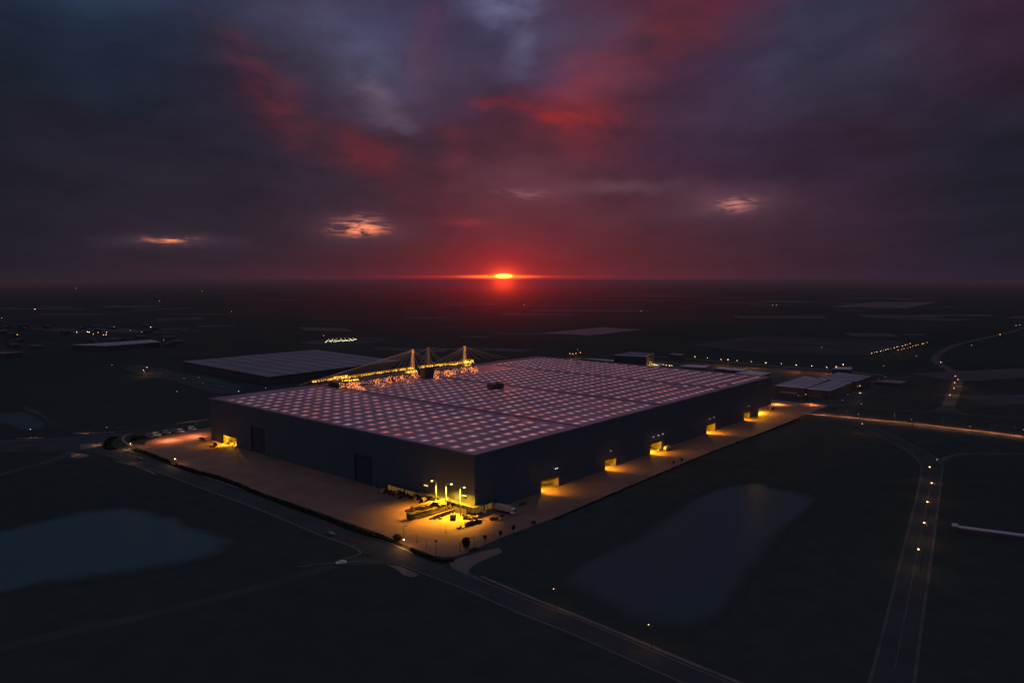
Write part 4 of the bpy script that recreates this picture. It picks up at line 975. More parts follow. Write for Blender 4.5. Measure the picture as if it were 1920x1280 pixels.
# two rows on the far right
r6 = random.Random(4)
for k in range(15):
    t = (k + r6.uniform(-.25, .25)) / 14; street_lamp(1635 + 71.5 * t, 662 - 18 * t + r6.uniform(-.5, .5), 'tiny white lamp in the left hand of two slanting far rows at right', 9, 'lampWd' if k % 3 == 1 else 'lampW', .7, 500 if k % 4 == 0 else 0, AMB, 'lamps of the left slanting row')
for k in range(11):
    t = (k + r6.uniform(-.25, .25)) / 10; street_lamp(1684 + 55 * t, 656.5 - 15 * t + r6.uniform(-.5, .5), 'tiny orange lamp in the right hand of two slanting far rows at right', 9, 'lampO', .6, 900 if k % 4 == 0 else 0, (1, .34, .08), 'lamps of the right slanting row')
singles = [(1764, 678.7, 'lampW', 'white lamp at the tight bend of the winding road'), (1791, 704.8, 'lampW', 'bright lamp just above the pair on the winding road'), (1796, 711, 'lampO', 'orange lamp right of the winding road, second down'), (1790, 717, 'lampW', 'pale lamp in the middle of the winding road group'),
           (1788.6, 727, 'lampO', 'orange lamp low in the winding road group'), (1781, 740, 'lampW', 'lowest lamp on the winding road above the cross road'), (1821.8, 647, 'lampWd', 'dim lamp beside the upper winding road'),
           (1875, 626.7, 'lampO', 'orange lamp lighting the road near the right edge'), (1905, 610, 'lampWd', 'dim lamp at the far right edge, left of a pair'), (1912, 609, 'lampWd', 'dim lamp at the far right edge, right of a pair'),
           (1608, 724, 'lampWd', 'left lamp of a close pair over the far car park'), (1612, 723, 'lampW', 'right lamp of a close pair over the far car park'), (1613, 737, 'lampW', 'bright lamp low over the far car park'), (1615, 757, 'lampWd', 'dim lamp at the lower edge of the far car park'),
           (1609.5, 776, 'lampWd', 'dim lamp just above the amber road'), (1616.5, 794, 'lampW', 'small lamp just below the amber road'), (1511, 739, 'lampC', 'cold bright lamp in front of the pale roofed sheds'), (1497, 741, 'lampWd', 'dim lamp left of the cold bright one by the sheds'),
           (1709, 786, 'lampWd', 'dim lamp above the middle of the amber road'), (1819, 799, 'lampWd', 'dim lamp above the right part of the amber road'), (1657, 686, 'lampWd', 'dim lamp right of the far road end'), (1718, 667, 'lampWd', 'dim lamp below the slanting rows'),
           (1540.6, 651, 'lampWd', 'dim lamp in the brown field at right'), (65.5, 579.5, 'lampW', 'lone white lamp far away at upper left'), (3, 596, 'lampWd', 'lamp at the very left edge, upper one'), (7, 618, 'lampWd', 'lamp at the very left edge, lower one'),
           (32.5, 627, 'lampO', 'orange lamp on the far left track'), (144, 622.5, 'lampW', 'leftmost white lamp of the far settlement at left'), (164, 622, 'lampY', 'brightest wide lamp of the far settlement at left'), (167, 622.5, 'lampY', 'lamp touching the brightest one in the far settlement'),
           (175, 626, 'lampO', 'orange lamp low in the far settlement'), (184, 623, 'lampO', 'orange lamp in the middle of the far settlement'), (194, 627.5, 'lampW', 'low white lamp right in the far settlement'), (199, 627, 'lampW', 'white lamp lowest at the right of the far settlement'), (200, 622.7, 'lampW', 'white lamp above two others in the far settlement'),
           (214, 612.5, 'lampWd', 'dim lamp above the far settlement'), (244.5, 619, 'lampWd', 'dim lamp between the settlement and the long pale streak'), (282.5, 613, 'lampW', 'bright lamp with a pale roof streak beside it'), (266, 622, 'lampWd', 'dim lamp below the pale roof streak'),
           (307, 637, 'lampWd', 'dim lamp at the right end of the long white roof'), (210, 684, 'lampWd', 'lone dim lamp left of the car park'), (269, 694, 'lampO', 'orange lamp at the top of the left car park'), (275, 688, 'lampO', 'second orange lamp at the top of the left car park'),
           (331.6, 733.5, 'lampWd', 'dim lamp below the left car park'), (447.5, 733, 'lampC', 'bright cold lamp behind the far left corner of the roof'), (498, 727, 'lampWd', 'dim lamp just above the roof edge'), (57, 804.5, 'lampC', 'small cold lamp beside the small pond'), (200, 801, 'lampWd', 'dim post lamp above the west road'),
           (379, 546, 'lampWd', 'faint speck of light near the horizon, left'), (142, 540.5, 'lampWd', 'faint speck of light near the horizon, far left'), (299, 564, 'lampWd', 'faint light between pale far plots at left'), (434, 584, 'lampWd', 'faint light left of the sun glow'),
           (1449, 572, 'lampWd', 'left of two faint lights above the brown field'), (1456, 572, 'lampWd', 'right of two faint lights above the brown field'), (1202, 583, 'lampWd', 'faint light right of the sun glow'), (983, 571, 'lampWd', 'faint light in the red haze under the sun'),
           (607, 629, 'lampR', 'red beacon on the left of the white light cluster'), (1069, 663, 'lampO', 'leftmost orange light of four behind the back corner'), (1074, 663, 'lampO', 'second orange light of four behind the back corner'), (1080, 662, 'lampO', 'third orange light of four behind the back corner'), (1088, 661, 'lampO', 'last orange light of four behind the back corner'),
           (1083, 655, 'lampWd', 'dim light above the four orange ones'), (1919, 805, 'lampWd', 'dim lamp at the right edge above the amber road end')]
for x, y, m, lab in singles:
    en = {'lampO': 1500, 'lampW': 500}.get(m, 0)
    dd = G(x, y, 8).length
    if dd > 1500: en = 0
    street_lamp(x, y, lab, 8, m, None, en, (1, .38, .1))
r4 = random.Random(8)
for k in range(34):
    t = k / 33; street_lamp(611 + 57 * t + r4.uniform(-1, 1), 639.5 - 3.5 * t + r4.uniform(-1.6, 2.0), 'pale lamp in the dense bright cluster beyond the masts', 9, 'lampG', 1.5, 0, AMB, 'lamps of the bright cluster beyond the masts')
for k in range(7):
    t = k / 6; street_lamp(616 + 46 * t, 635.5 - 1.8 * t, 'pale lamp of the dotted row above the dense cluster', 12, 'lampG', .8, 0, AMB, 'lamps of the row above the cluster')
# amber road lamps
for i, x in enumerate((1545, 1590, 1635, 1680, 1725, 1770, 1815, 1860, 1905, 1950)):
    y = 773 + (x - 1506) * .107 - 9 + (x - 1506) ** 2 * .000012; g = G(x, y + 9)
    light('SPOT', 'road_light', g.x - .5, g.y, 8.5, 4800, (1, .40, .18), None, shadow_soft_size=.2, spot_size=math.radians(165), spot_blend=1)
    c = empty('street_lamp', (g.x, g.y + 2.6, 0), 0, 'low road lamp, %s from the building along the amber lit road' % ORD[i], 'street lamp', 'low lamps of the amber road')
    MB().tube([(0, 0, 0), (0, 0, 8.7)], .06, 5).build('post', M['postdark'], c); MB().tube([(0, 0, 8.7), (-.5, -2.4, 8.9)], .05, 5).build('arm', M['postdark'], c); MB().box(-.8, -.2, -2.9, -2.3, 8.75, 8.9).build('hood', M['postdark'], c)
# west junction pools
for (x, y, e) in ((160, 812, 500), (60, 821.5, 260), (360, 791, 400), (180, 835, 700), (145, 853, 260), (352 - 100, 868, 300)):
    g = G(x, y); nm = {160: 'beside the west road', 60: 'at the far left of the west road', 360: 'on the track behind the parked cars', 180: 'on the junction island', 145: 'below the left junction', 252: 'on the lower pavement near the left junction'}[x]
    c = empty('street_lamp', (g.x, g.y + 1.5, 0), 0, 'slim unlit looking lamp post ' + nm, 'street lamp')
    MB().tube([(0, 0, 0), (0, 0, 5)], .07, 6).build('post', M['postdark'], c); MB().box(-.2, .2, -.9, .1, 5, 5.12).build('hood', M['postdark'], c)
    light('SPOT', 'road_light', g.x, g.y + .9, 4.9, e * 1.6, (1, .38, .1), None, shadow_soft_size=.2, spot_size=math.radians(130), spot_blend=1)
# added fill spots without fixtures, brightening the far and left apron ends
for (u, v, z, e, c_) in ((430, 8, 6, 14000, ORG), (450, -18, 6, 5000, ORG)):
    p = W(u, v); light('SPOT', 'apron_fill', p[0], p[1], z, e * 1.5, c_, None, shadow_soft_size=.3, spot_size=math.radians(160), spot_blend=1)
for (px, py, e, where) in ((318, 826, 20000, 'at the left end of the apron'), (366, 818, 18000, 'between parked cars and building')):
    g = G(px, py); light('SPOT', 'apron_fill', g.x, g.y, 9, e, (1, .36, .13), None, shadow_soft_size=.3, spot_size=math.radians(160), spot_blend=1)
# thin posts, signs, small trees on the lower apron
def post(px, py, h, label, arm=0, sign=0):
    g = G(px, py); c = empty('sign_post' if sign else 'lamp_post', (g.x, g.y, .06), 0, label, 'sign' if sign else 'post')
    MB().tube([(0, 0, 0), (0, 0, h)], .11, 6, .07).build('post', M['postdark'], c)
    MB().tube([(0, 0, 0), (0, 0, .3)], .3, 8).build('base', M['steel'], c)
    if arm:
        MB().tube([(-arm * .5, 0, h), (arm, 0, h + .3)], .07, 5).build('arm', M['postdark'], c); MB().box(arm - .25, arm + .45, -.2, .2, h + .2, h + .42).build('lamp_head', M['postdark'], c)
    if sign:
        MB().tube([(0, -.08, h + .1), (0, -.02, h + .1)], .5, 16).build('sign_plate', mat('sign_red', (.2, .02, .02), .5), c)
post(757, 1012, 6.4, 'dark double armed post above the glowing lamp on the lower apron', 1.2)
post(782, 1016, 4, 'thin dark post right of the glowing lamp')
post(800, 1026, 3.8, 'thin dark post left of the round sign')
post(817.5, 1037, 5.4, 'dark post carrying a round red sign on the lower apron', 0, 1)
post(836, 998, 3.6, 'thin post standing in the orange light below the stacks')
post(862.5, 1034, 5.2, 'dark post left of the round bush')
post(889, 1027, 5, 'dark post right of the round bush')
post(328.5, 866, 5.4, 'dark post above the glowing lamp at the left')
post(380, 822, 6, 'tall post behind the dark truck at the far left corner')
post(709, 925, 8, 'pale pipe post against the left wall beside the hangar door')
post(1498, 765, 8, 'dark post at the far end of the apron')
post(1517, 771, 7, 'thin dark post right on the far apron edge')
for i, (x, y) in enumerate(((1465, 790), (1473, 788), (1492, 781), (1505, 777))): post(x, y, 4.5, '%s of four short posts along the right apron edge' % ORD[i])

def leaf_blob(mb, c, R_, n, sz=.9, s=.4, rr=random):
    for i in range(n):
        while True:
            d = Vector((rr.uniform(-1, 1), rr.uniform(-1, 1), rr.uniform(-1, 1)))
            if .3 < d.length < 1: break
        p = Vector((c[0] + d.x * R_, c[1] + d.y * R_, c[2] + d.z * R_ * sz))
        a = Vector((rr.uniform(-1, 1), rr.uniform(-1, 1), rr.uniform(-1, 1))).normalized(); b = a.orthogonal().normalized(); q = a.cross(b)
        k = s * rr.uniform(.5, 1.2)
        mb.add([p - b * k, p - q * k * .6, p + b * k, p + q * k * .6], [(0, 1, 2, 3)])
def tree(px, py, h, R_, label, n=500, tall=1.0, name='tree', cat='tree', group=None, m='leaf', dens=1):
    g = G(px, py); c = empty(name, (g.x, g.y, 0), rnd() * 6, label, cat, group); rr = random.Random(int(px * 13 + py))
    t = MB(); t.tube([(0, 0, 0), (.05, .03, h * .4), (0, .1, h * .75)], h * .03, 6, h * .012)
    for k in range(5): a = rr.random() * 6.28; t.tube([(0, 0, h * (.3 + .08 * k)), (math.cos(a) * R_ * .6, math.sin(a) * R_ * .6, h * (.5 + .08 * k))], h * .012, 4, h * .005)
    t.build('trunk', M['bark'], c)
    mb = MB(); cz = h - R_ * tall
    for k in range(9):
        a = rr.random() * 6.28; q = R_ * .5 * rr.random() ** .5
        leaf_blob(mb, (q * math.cos(a), q * math.sin(a), cz + (rr.random() - .5) * R_ * tall), R_ * rr.uniform(.4, .62), n // 9, tall, .22 + R_ * .06, rr)
    mb.build('crown', M[m], c)
tree(874, 1031, 6.2, 2.5, 'round dark bushy tree near the lower corner of the apron', 1400, 1.0)
tree(910, 1019, 4.2, 1.0, 'small slender tree right of the round bush, first of three', 260, 1.3)
tree(938, 1009, 4.2, 1.0, 'small slender tree at the apron edge, middle of three', 260, 1.3)
tree(963, 999, 4.4, 1.1, 'small slender tree at the apron edge, last of three', 260, 1.3)
tree(746, 1018, 4.6, 2.4, 'dark bushy shrub left of the glowing lamp on the lower verge', 900, .8, 'shrub', 'shrub')
tree(1000, 984, 2.2, 1.3, 'low shrub on the right apron edge', 300, .7, 'shrub', 'shrub')
tree(1278, 866, 3.0, 1.0, 'small tree on the right apron edge opposite the third gate, left one', 200, 1.2); tree(1263, 872, 3.2, 1.0, 'small tree on the right apron edge opposite the third gate, lower one', 200, 1.2)

# hedge along the left side of the apron
def hedge(pxs, label, w=2.4, h=1.7, dens=9):
    ln = curve_px(pxs, 5); mb = MB(); rr = random.Random(2); tot = 0
    for a, b in zip(ln, ln[1:]):
        L_ = (b - a).length; hh = h
        for i in range(int(L_ * dens)):
            t = rr.random(); p = a + (b - a) * t; n = Vector((-(b - a).y, (b - a).x)).normalized()
            hm = h * (1 + .35 * math.sin(p.x * .31) * math.sin(p.y * .17)); z = hm * rr.random() ** .6; q = p + n * rr.uniform(-1, 1) * w / 2 * (1 - .35 * z / hm)
            c = Vector((q.x, q.y, z)); d = Vector((rr.uniform(-1, 1), rr.uniform(-1, 1), rr.uniform(-.6, 1))).normalized(); e = d.orthogonal().normalized(); f = d.cross(e); k = rr.uniform(.25, .55)
            mb.add([c - e * k, c - f * k, c + e * k, c + f * k], [(0, 1, 2, 3)])
    strip_mb(ln, w * .8, 0, h * .6, mb)
    tag(mb.build('hedge', M['leaf']), label, 'hedge')
hedge([(254, 845), (280, 854), (326, 872), (377, 889.5), (420, 900), (470, 921), (545, 950), (602, 970), (660, 993), (720, 1011), (738, 1018)], 'long dark hedge between the apron and the main road')
hedge([(770, 1032), (790, 1041), (812, 1050), (832, 1053.5), (850, 1051)], 'short dark hedge around the rounded lower corner of the apron', 1.8, 1.2)
hedge([(1040, 974), (1120, 939), (1220, 896), (1330, 850), (1430, 812), (1500, 785)], 'thin low hedge along the right edge of the apron', 1.2, .6, 4)
hedge([(250, 826), (258, 822), (275, 821)], 'dark clump of hedge between the kerb and the parked cars', 6, 2.2, 30)
hedge([(215, 843), (200, 838), (206, 826), (214, 820)], 'dark hedge patch on the inside of the left junction', 6, 1.4, 14)
poly('verge', [G(*p) for p in ((238, 838), (250, 842), (326, 870), (413, 899), (545, 948), (720, 1010), (757, 1026), (786, 1037), (813, 1049), (850, 1050), (850, 1043), (832, 1044), (813, 1041), (786, 1030), (757, 1021), (720, 1001), (545, 942), (413, 891), (270, 843))], .055, M['verge'])

# ---------------------------------------------------------------- other buildings
def shed(pxs, z, label, name='warehouse', roof='farroof', wall='farwall', ribs=True, cat='building', group=None):
    P = [G(x, y, z) for x, y in pxs]; c0 = sum(P, Vector((0, 0))) / len(P); b = empty(name, (c0.x, c0.y, 0), 0, label, cat, group)
    L_ = [p - c0 for p in P]; n = len(L_)
    vs = [(p.x, p.y, 0) for p in L_] + [(p.x, p.y, z - .5) for p in L_]
    MB().add(vs, [(i, (i + 1) % n, n + (i + 1) % n, n + i) for i in range(n)]).build('wall', M[wall], b)
    vs = [(p.x * 1.01, p.y * 1.01, z - .5) for p in L_] + [(p.x * 1.01, p.y * 1.01, z) for p in L_]
    MB().add(vs, [tuple(range(n, 2 * n)), tuple(range(n))] + [(i, (i + 1) % n, n + (i + 1) % n, n + i) for i in range(n)]).build('roof', M[roof], b)
    if ribs and n == 4:
        g_ = MB(); k = 9
        for i in range(1, k):
            t = i / k; a = L_[0].lerp(L_[3], t); q = L_[1].lerp(L_[2], t); strip_mb([a, q], max(.6, (L_[0] - L_[3]).length / 90), z + .05, z + .35, g_)
        g_.build('roof_rib', M['rib'], b)
    return b
shed([(345, 677), (505, 706), (748, 676), (590, 655.5)], 10, 'very large low warehouse with a ribbed grey roof at upper left behind the masts')
shed([(1453, 722), (1510, 727), (1551, 712), (1508, 705)], 10, 'pale roofed shed, left of three behind the far end', roof='shedroof', wall='farwall2')
shed([(1513, 728), (1556, 732), (1598, 716), (1560, 712.5)], 9, 'pale roofed shed, front right of three behind the far end', roof='shedroof', wall='farwall2')
shed([(1530, 709.5), (1606, 714), (1632, 705), (1572, 698)], 10, 'pale roofed shed, back right of three behind the far end', roof='shedroof', wall='farwall2')
shed([(1463, 734), (1494, 737), (1497, 733.5), (1467, 731)], 4, 'low annexe in front of the left pale roofed shed', roof='shedroof', wall='farwall2')
shed([(1151, 665.5), (1212, 668), (1226, 662), (1180, 659.5)], 18, 'tall dark block with a pale roof right behind the factory roof', roof='shedroof')
shed([(135, 646), (200, 648), (300, 640.5), (283, 637)], 9, 'long shed with a thin bright white roof at upper left', roof='shedroof')
shed([(-40, 660), (10, 662), (42, 659), (-10, 657)], 8, 'pale roof cut by the left edge of the view', roof='shedroof')
shed([(1785, 983), (1800, 988), (1980, 1012), (1984, 1008.5)], 2.5, 'long narrow white roofed shed at the right edge of the view', roof='shedroof', ribs=False)
shed([(1785, 980), (1785, 984.5), (1796, 985.5), (1796, 981)], 3, 'tiny white shed at the end of the long narrow one', roof='shedroof', ribs=False)
shed([(1254, 664), (1275, 666), (1283, 663.5), (1262, 661.5)], 6, 'small dim house beside the far road', ribs=False)
shed([(1095, 672), (1150, 677), (1155, 675), (1112, 672)], 4, 'low pale roof peeping over the back edge of the factory', roof='shedroof', ribs=False)
shed([(1170, 679), (1240, 684), (1246, 681), (1190, 678)], 4, 'low pale roof left of the yellow lit yard', roof='shedroof', ribs=False)
shed([(1275, 686), (1320, 689), (1332, 685), (1290, 683)], 4, 'low pale roof right of the yellow lit yard', roof='shedroof', ribs=False)
shed([(1340, 690), (1390, 695), (1404, 692), (1350, 688)], 4, 'low pale roof farther right of the yellow lit yard', roof='shedroof', ribs=False)
shed([(1378, 699), (1425, 704), (1445, 699), (1405, 694)], 5, 'low pale roof nearest the far corner of the factory', roof='shedroof', ribs=False)
shed([(1640, 715), (1690, 718), (1700, 714), (1660, 712)], 4, 'thin dim roof beside the far car park', ribs=False)
shed([(1560, 691), (1596, 692), (1598, 688), (1570, 688)], 8, 'small block above the pale roofed sheds', roof='shedroof', ribs=False)
# lit yard with yellow lamps
for i, (x, y) in enumerate(((1222, 682), (1226, 682.5), (1244, 683.5), (1249, 684), (1255, 684.5), (1259, 685))):
    street_lamp(x, y, 'yellow flood lamp of the small bright yard behind the factory, %s from the left' % ORD[i], 5, 'lampYs', 1.1, 3500 if i in (1, 4) else 0, (1, .6, .15), 'flood lamps of the bright yard')
# bus lit marks: far settlement houses
r5 = random.Random(21)
for i in range(26):
    x = r5.uniform(-20, 330); y = r5.uniform(612, 655)
    g = G(x, y); w = r5.uniform(8, 26); d = r5.uniform(8, 16); h = r5.uniform(4, 8)
    b = empty('house', (g.x, g.y, 0), r5.random() * 3, 'small dim house of the far settlement at upper left', 'house', 'houses of the far settlement')
    MB().box(-w / 2, w / 2, -d / 2, d / 2, 0, h).build('wall', M['farwall'], b)
    MB().add([(-w / 2 - .4, -d / 2 - .4, h), (w / 2 + .4, -d / 2 - .4, h), (w / 2 + .4, d / 2 + .4, h), (-w / 2 - .4, d / 2 + .4, h), (-w / 2, 0, h + 3), (w / 2, 0, h + 3)], [(0, 1, 5, 4), (2, 3, 4, 5), (1, 2, 5), (3, 0, 4), (0, 3, 2, 1)]).build('roof', M['farwall'], b)
# distant woods and hedgerows read as dark lines
def woods(name, n, y0, y1):
    mb = MB(); rr = random.Random(5)
    for i in range(n):
        x = rr.uniform(-100, 2020); y = y0 + (y1 - y0) * rr.random() ** 1.5; g = G(x, y); ln = rr.uniform(80, 500); a = rr.choice((ANG, ANG + 1.57, .2)) + rr.uniform(-.1, .1)
        k = int(ln / 9)
        for j in range(k):
            t = (j / k - .5) * ln; p = (g.x + math.cos(a) * t + rr.uniform(-3, 3), g.y + math.sin(a) * t + rr.uniform(-3, 3))
            mb.ball((p[0], p[1], 3), rr.uniform(3.0, 5.0), 6, 4, .9, .4)
    o = mb.build(name, M['leaf']); tag(o, 'dark far hedgerows and woods scattered over the plain', 'woodland', kind='stuff')


# ---------------------------------------------------------------- haze bank over the far plain
def haze(name, cx, cy, cz, rx, ry, rz, dens, col):
    mb = MB(); mb.ball((0, 0, 0), 1, 48, 24); me = mb.build(name, hm := bpy.data.materials.new(name + '_volume')); me.location = (cx, cy, cz); me.scale = (rx, ry, rz)
    hm.use_nodes = True; nt = hm.node_tree; nt.nodes.clear(); out = nt.nodes.new('ShaderNodeOutputMaterial')
    ab = nt.nodes.new('ShaderNodeVolumeAbsorption'); ab.inputs['Color'].default_value = (0, 0, 0, 1); ab.inputs['Density'].default_value = dens
    em = nt.nodes.new('ShaderNodeEmission'); em.inputs['Color'].default_value = (*col, 1); em.inputs['Strength'].default_value = dens
    ad = nt.nodes.new('ShaderNodeAddShader'); nt.links.new(ab.outputs[0], ad.inputs[0]); nt.links.new(em.outputs[0], ad.inputs[1]); nt.links.new(ad.outputs[0], out.inputs['Volume'])
    me['kind'] = 'structure'; return me
haze('haze', 0, 42000, 0, 60000, 40500, 78, .00022, (.031, .017, .026))
def paint_sun_glow(rpx, c, ry=4200, cy=5300, sq=.8):
    """sun-lit haze: thin clear air that only glows, nested so that it thins out evenly"""
    r = rpx * cy / F; mb = MB(); mb.ball((0, 0, 0), 1, 48, 24); o = mb.build('sunlit_haze', m := bpy.data.materials.new('sunlit_haze_volume'))
    o.location = (-62, cy, 108); o.scale = (r, ry, r * sq); o.rotation_euler.z = math.atan2(62, cy); m.use_nodes = True; t = m.node_tree; t.nodes.clear()
    u = t.nodes.new('ShaderNodeOutputMaterial'); e = t.nodes.new('ShaderNodeEmission'); k = max(c)
    e.inputs['Color'].default_value = (*[x / k for x in c], 1); e.inputs['Strength'].default_value = k / (2 * ry); t.links.new(e.outputs[0], u.inputs['Volume'])
    o['kind'] = 'structure'
for k in range(11):  # added emissive shells stand in for the glow around the sun
    q = 1.38 ** k; paint_sun_glow(13 * q, (.40 / q ** 1.2 + .009, .030 / q ** 1.9, .0012 / q ** .5), sq=.8 if k < 7 else .62)

# ---------------------------------------------------------------- world
def ae(px, py):
    d = ray(px, py).normalized(); return math.atan2(d.x, d.y), math.asin(d.z)
world = bpy.data.worlds.new('World'); scene.world = world; world.use_nodes = True
nt = world.node_tree; N = nt.nodes; L = nt.links; N.clear()
out = N.new('ShaderNodeOutputWorld'); bg = N.new('ShaderNodeBackground'); L.new(bg.outputs[0], out.inputs[0])
tc = N.new('ShaderNodeTexCoord')
def math_(op, a, b=None, c=None):
    n = N.new('ShaderNodeMath'); n.operation = op
    for i, x in enumerate((a, b, c)):
        if x is None: continue
        if isinstance(x, (int, float)): n.inputs[i].default_value = x
        else: L.new(x, n.inputs[i])
    return n.outputs[0]
def vmath(op, a, b=None, scale=None):
    n = N.new('ShaderNodeVectorMath'); n.operation = op
    for i, x in enumerate((a, b)):
        if x is None: continue
        if isinstance(x, (tuple, list)): n.inputs[i].default_value = x
        else: L.new(x, n.inputs[i])
    if scale is not None:
        if isinstance(scale, (int, float)): n.inputs['Scale'].default_value = scale
        else: L.new(scale, n.inputs['Scale'])
    return n.outputs['Value'] if op in ('DOT_PRODUCT', 'LENGTH') else n.outputs[0]
sep = N.new('ShaderNodeSeparateXYZ'); L.new(tc.outputs['Generated'], sep.inputs[0])
az = math_('ARCTAN2', sep.outputs[0], sep.outputs[1]); el = math_('ARCSINE', math_('MAXIMUM', math_('MINIMUM', sep.outputs[2], 1.0), -1.0))
comb = N.new('ShaderNodeCombineXYZ'); L.new(az, comb.inputs[0]); L.new(el, comb.inputs[1]); AE = comb.outputs[0]
# cloud plane coordinates: layers seen in perspective
zz = math_('ADD', math_('MAXIMUM', sep.outputs[2], 0.0), .10)
cp_ = N.new('ShaderNodeCombineXYZ'); L.new(math_('DIVIDE', sep.outputs[0], zz), cp_.inputs[0]); L.new(math_('DIVIDE', sep.outputs[1], zz), cp_.inputs[1])
def noise(vec, scale, detail, rough=.55, dist=0):
    n = N.new('ShaderNodeTexNoise'); n.inputs['Scale'].default_value = scale; n.inputs['Detail'].default_value = detail; n.inputs['Roughness'].default_value = rough; n.inputs['Distortion'].default_value = dist
    L.new(vec, n.inputs['Vector']); return n
def mapping(vec, sc, rot=0, loc=(0, 0, 0)):
    n = N.new('ShaderNodeMapping'); n.inputs['Scale'].default_value = sc; n.inputs['Rotation'].default_value = (0, 0, rot); n.inputs['Location'].default_value = loc; L.new(vec, n.inputs[0]); return n.outputs[0]
w1 = noise(mapping(cp_.outputs[0], (1, .55, 1)), 1.1, 5)          # broad streaky warp
w2 = noise(mapping(AE, (1, 2.2, 1)), 9, 4)
warp = vmath('ADD', vmath('SCALE', vmath('SUBTRACT', w1.outputs['Color'], (.5, .5, .5)), None, .09), vmath('SCALE', vmath('SUBTRACT', w2.outputs['Color'], (.5, .5, .5)), None, .045))
fade = math_('MULTIPLY', math_('MINIMUM', math_('MAXIMUM', math_('DIVIDE', el, .16), 0.0), 1.0), 1.0)
AEw = vmath('ADD', AE, vmath('SCALE', warp, None, math_('ADD', math_('MULTIPLY', fade, .9), .06)))
sw = N.new('ShaderNodeSeparateXYZ'); L.new(AEw, sw.inputs[0]); azw, elw = sw.outputs[0], sw.outputs[1]
ROWS = [
 (0, '2b3b4d 2e3e55 303c56 343a54 3c3a50 45425a 45405a 3f3852 453f5a 4f3a50 552f40 522d40 4a2e44 3a3448 3b3044 3c293a 382636'),
 (60, '253447 2b3b52 2a3a50 303a52 3d3f56 47475e 464866 433a54 443f5c 504862 5b323f 502f40 3a364c 35384c 39364a 402c3f 392635'),
 (130, '1e2939 212e40 222d3f 282c3e 383344 413c50 454860 483c50 423a54 4f4259 523040 40304a 353549 36344a 3d364a 3e2c3e 342433'),
 (200, '1e2431 1f2837 202838 262738 34293a 3b3346 463c50 45344a 452c3e 58303f 4a303f 3f3048 383346 353244 322e3f 33283a 302230'),
 (270, '1f212c 22232f 242430 262532 2a2734 342c3c 3a2d3b 3f2c3b 4b2b38 52303c 452c40 3d2d42 382c40 3a293a 302734 272632 28242f'),
 (340, '20212b 24232d 272530 2a2631 2b2733 322d3a 362c3a 452b38 52333f 4d2f3b 432a3b 3e293b 372838 342636 2c2531 252430 21232d'),
 (400, '21212b 25232d 2a2631 2c2732 2b2631 302836 382b38 472a35 54323f 503039 4a303d 483040 402b3b 3a2838 302632 252430 21222c'),
 (450, '22212b 27242e 2d2732 2f2833 2d2733 332835 3b2a36 462a34 542c37 522c37 4b2b37 422a36 3e2938 3a2837 302531 262430 22222c'),
 (490, '24222c 29252f 2f2731 322832 342733 3a2833 432832 50272f 5c2730 58272f 4d2a33 472a34 402834 392633 302632 282531 25232d'),
 (516, '2a2530 2e2731 342832 382934 3e2935 442a35 4e2832 622a30 702a2e 622a30 532b35 4b2a36 422938 3a2837 342736 2e2634 2b2532')]
A0, A1_ = ae(-60, 300)[0], ae(1980, 300)[0]
fac_az = math_('DIVIDE', math_('SUBTRACT', azw, A0), A1_ - A0)
rowout = []
for y, s in ROWS:
    r = N.new('ShaderNodeValToRGB'); r.color_ramp.interpolation = 'B_SPLINE'; cols = s.split(); L.new(fac_az, r.inputs[0]); E_ = r.color_ramp.elements
    for i, h in enumerate(cols):
        pos = (ae(i * 120, y)[0] - A0) / (A1_ - A0)
        e = E_[i] if i < 2 else E_.new(pos)
        e.position = pos
    # elements can be reordered: assign colours by order
    for e, h in zip(sorted(E_, key=lambda q: q.position), cols): e.color = (*hx(h), 1)
    rowout.append((ae(960, y)[1], r.outputs[0]))
col = rowout[-1][1]
for k in range(len(rowout) - 2, -1, -1):
    lo = rowout[k + 1][0]; hi = rowout[k][0]
    mr = N.new('ShaderNodeMapRange'); mr.interpolation_type = 'SMOOTHSTEP'; L.new(elw, mr.inputs[0]); mr.inputs[1].default_value = lo; mr.inputs[2].default_value = hi
    mx = N.new('ShaderNodeMix'); mx.data_type = 'RGBA'; L.new(mr.outputs[0], mx.inputs[0]); L.new(col, mx.inputs[6]); L.new(rowout[k][1], mx.inputs[7]); col = mx.outputs[2]
# unseen blue grey sky overhead and behind, brightened to light the ground
mr = N.new('ShaderNodeMapRange'); mr.interpolation_type = 'SMOOTHSTEP'; L.new(sep.outputs[2], mr.inputs[0]); mr.inputs[1].default_value = math.sin(math.radians(22)); mr.inputs[2].default_value = .95
mx = N.new('ShaderNodeMix'); mx.data_type = 'RGBA'; L.new(mr.outputs[0], mx.inputs[0]); L.new(col, mx.inputs[6]); mx.inputs[7].default_value = (.18, .185, .24, 1); col = mx.outputs[2]
mr = N.new('ShaderNodeMapRange'); mr.interpolation_type = 'SMOOTHSTEP'; L.new(sep.outputs[1], mr.inputs[0]); mr.inputs[1].default_value = .3; mr.inputs[2].default_value = -.6
mx = N.new('ShaderNodeMix'); mx.data_type = 'RGBA'; L.new(mr.outputs[0], mx.inputs[0]); L.new(col, mx.inputs[6]); mx.inputs[7].default_value = (.085, .105, .15, 1); col = mx.outputs[2]
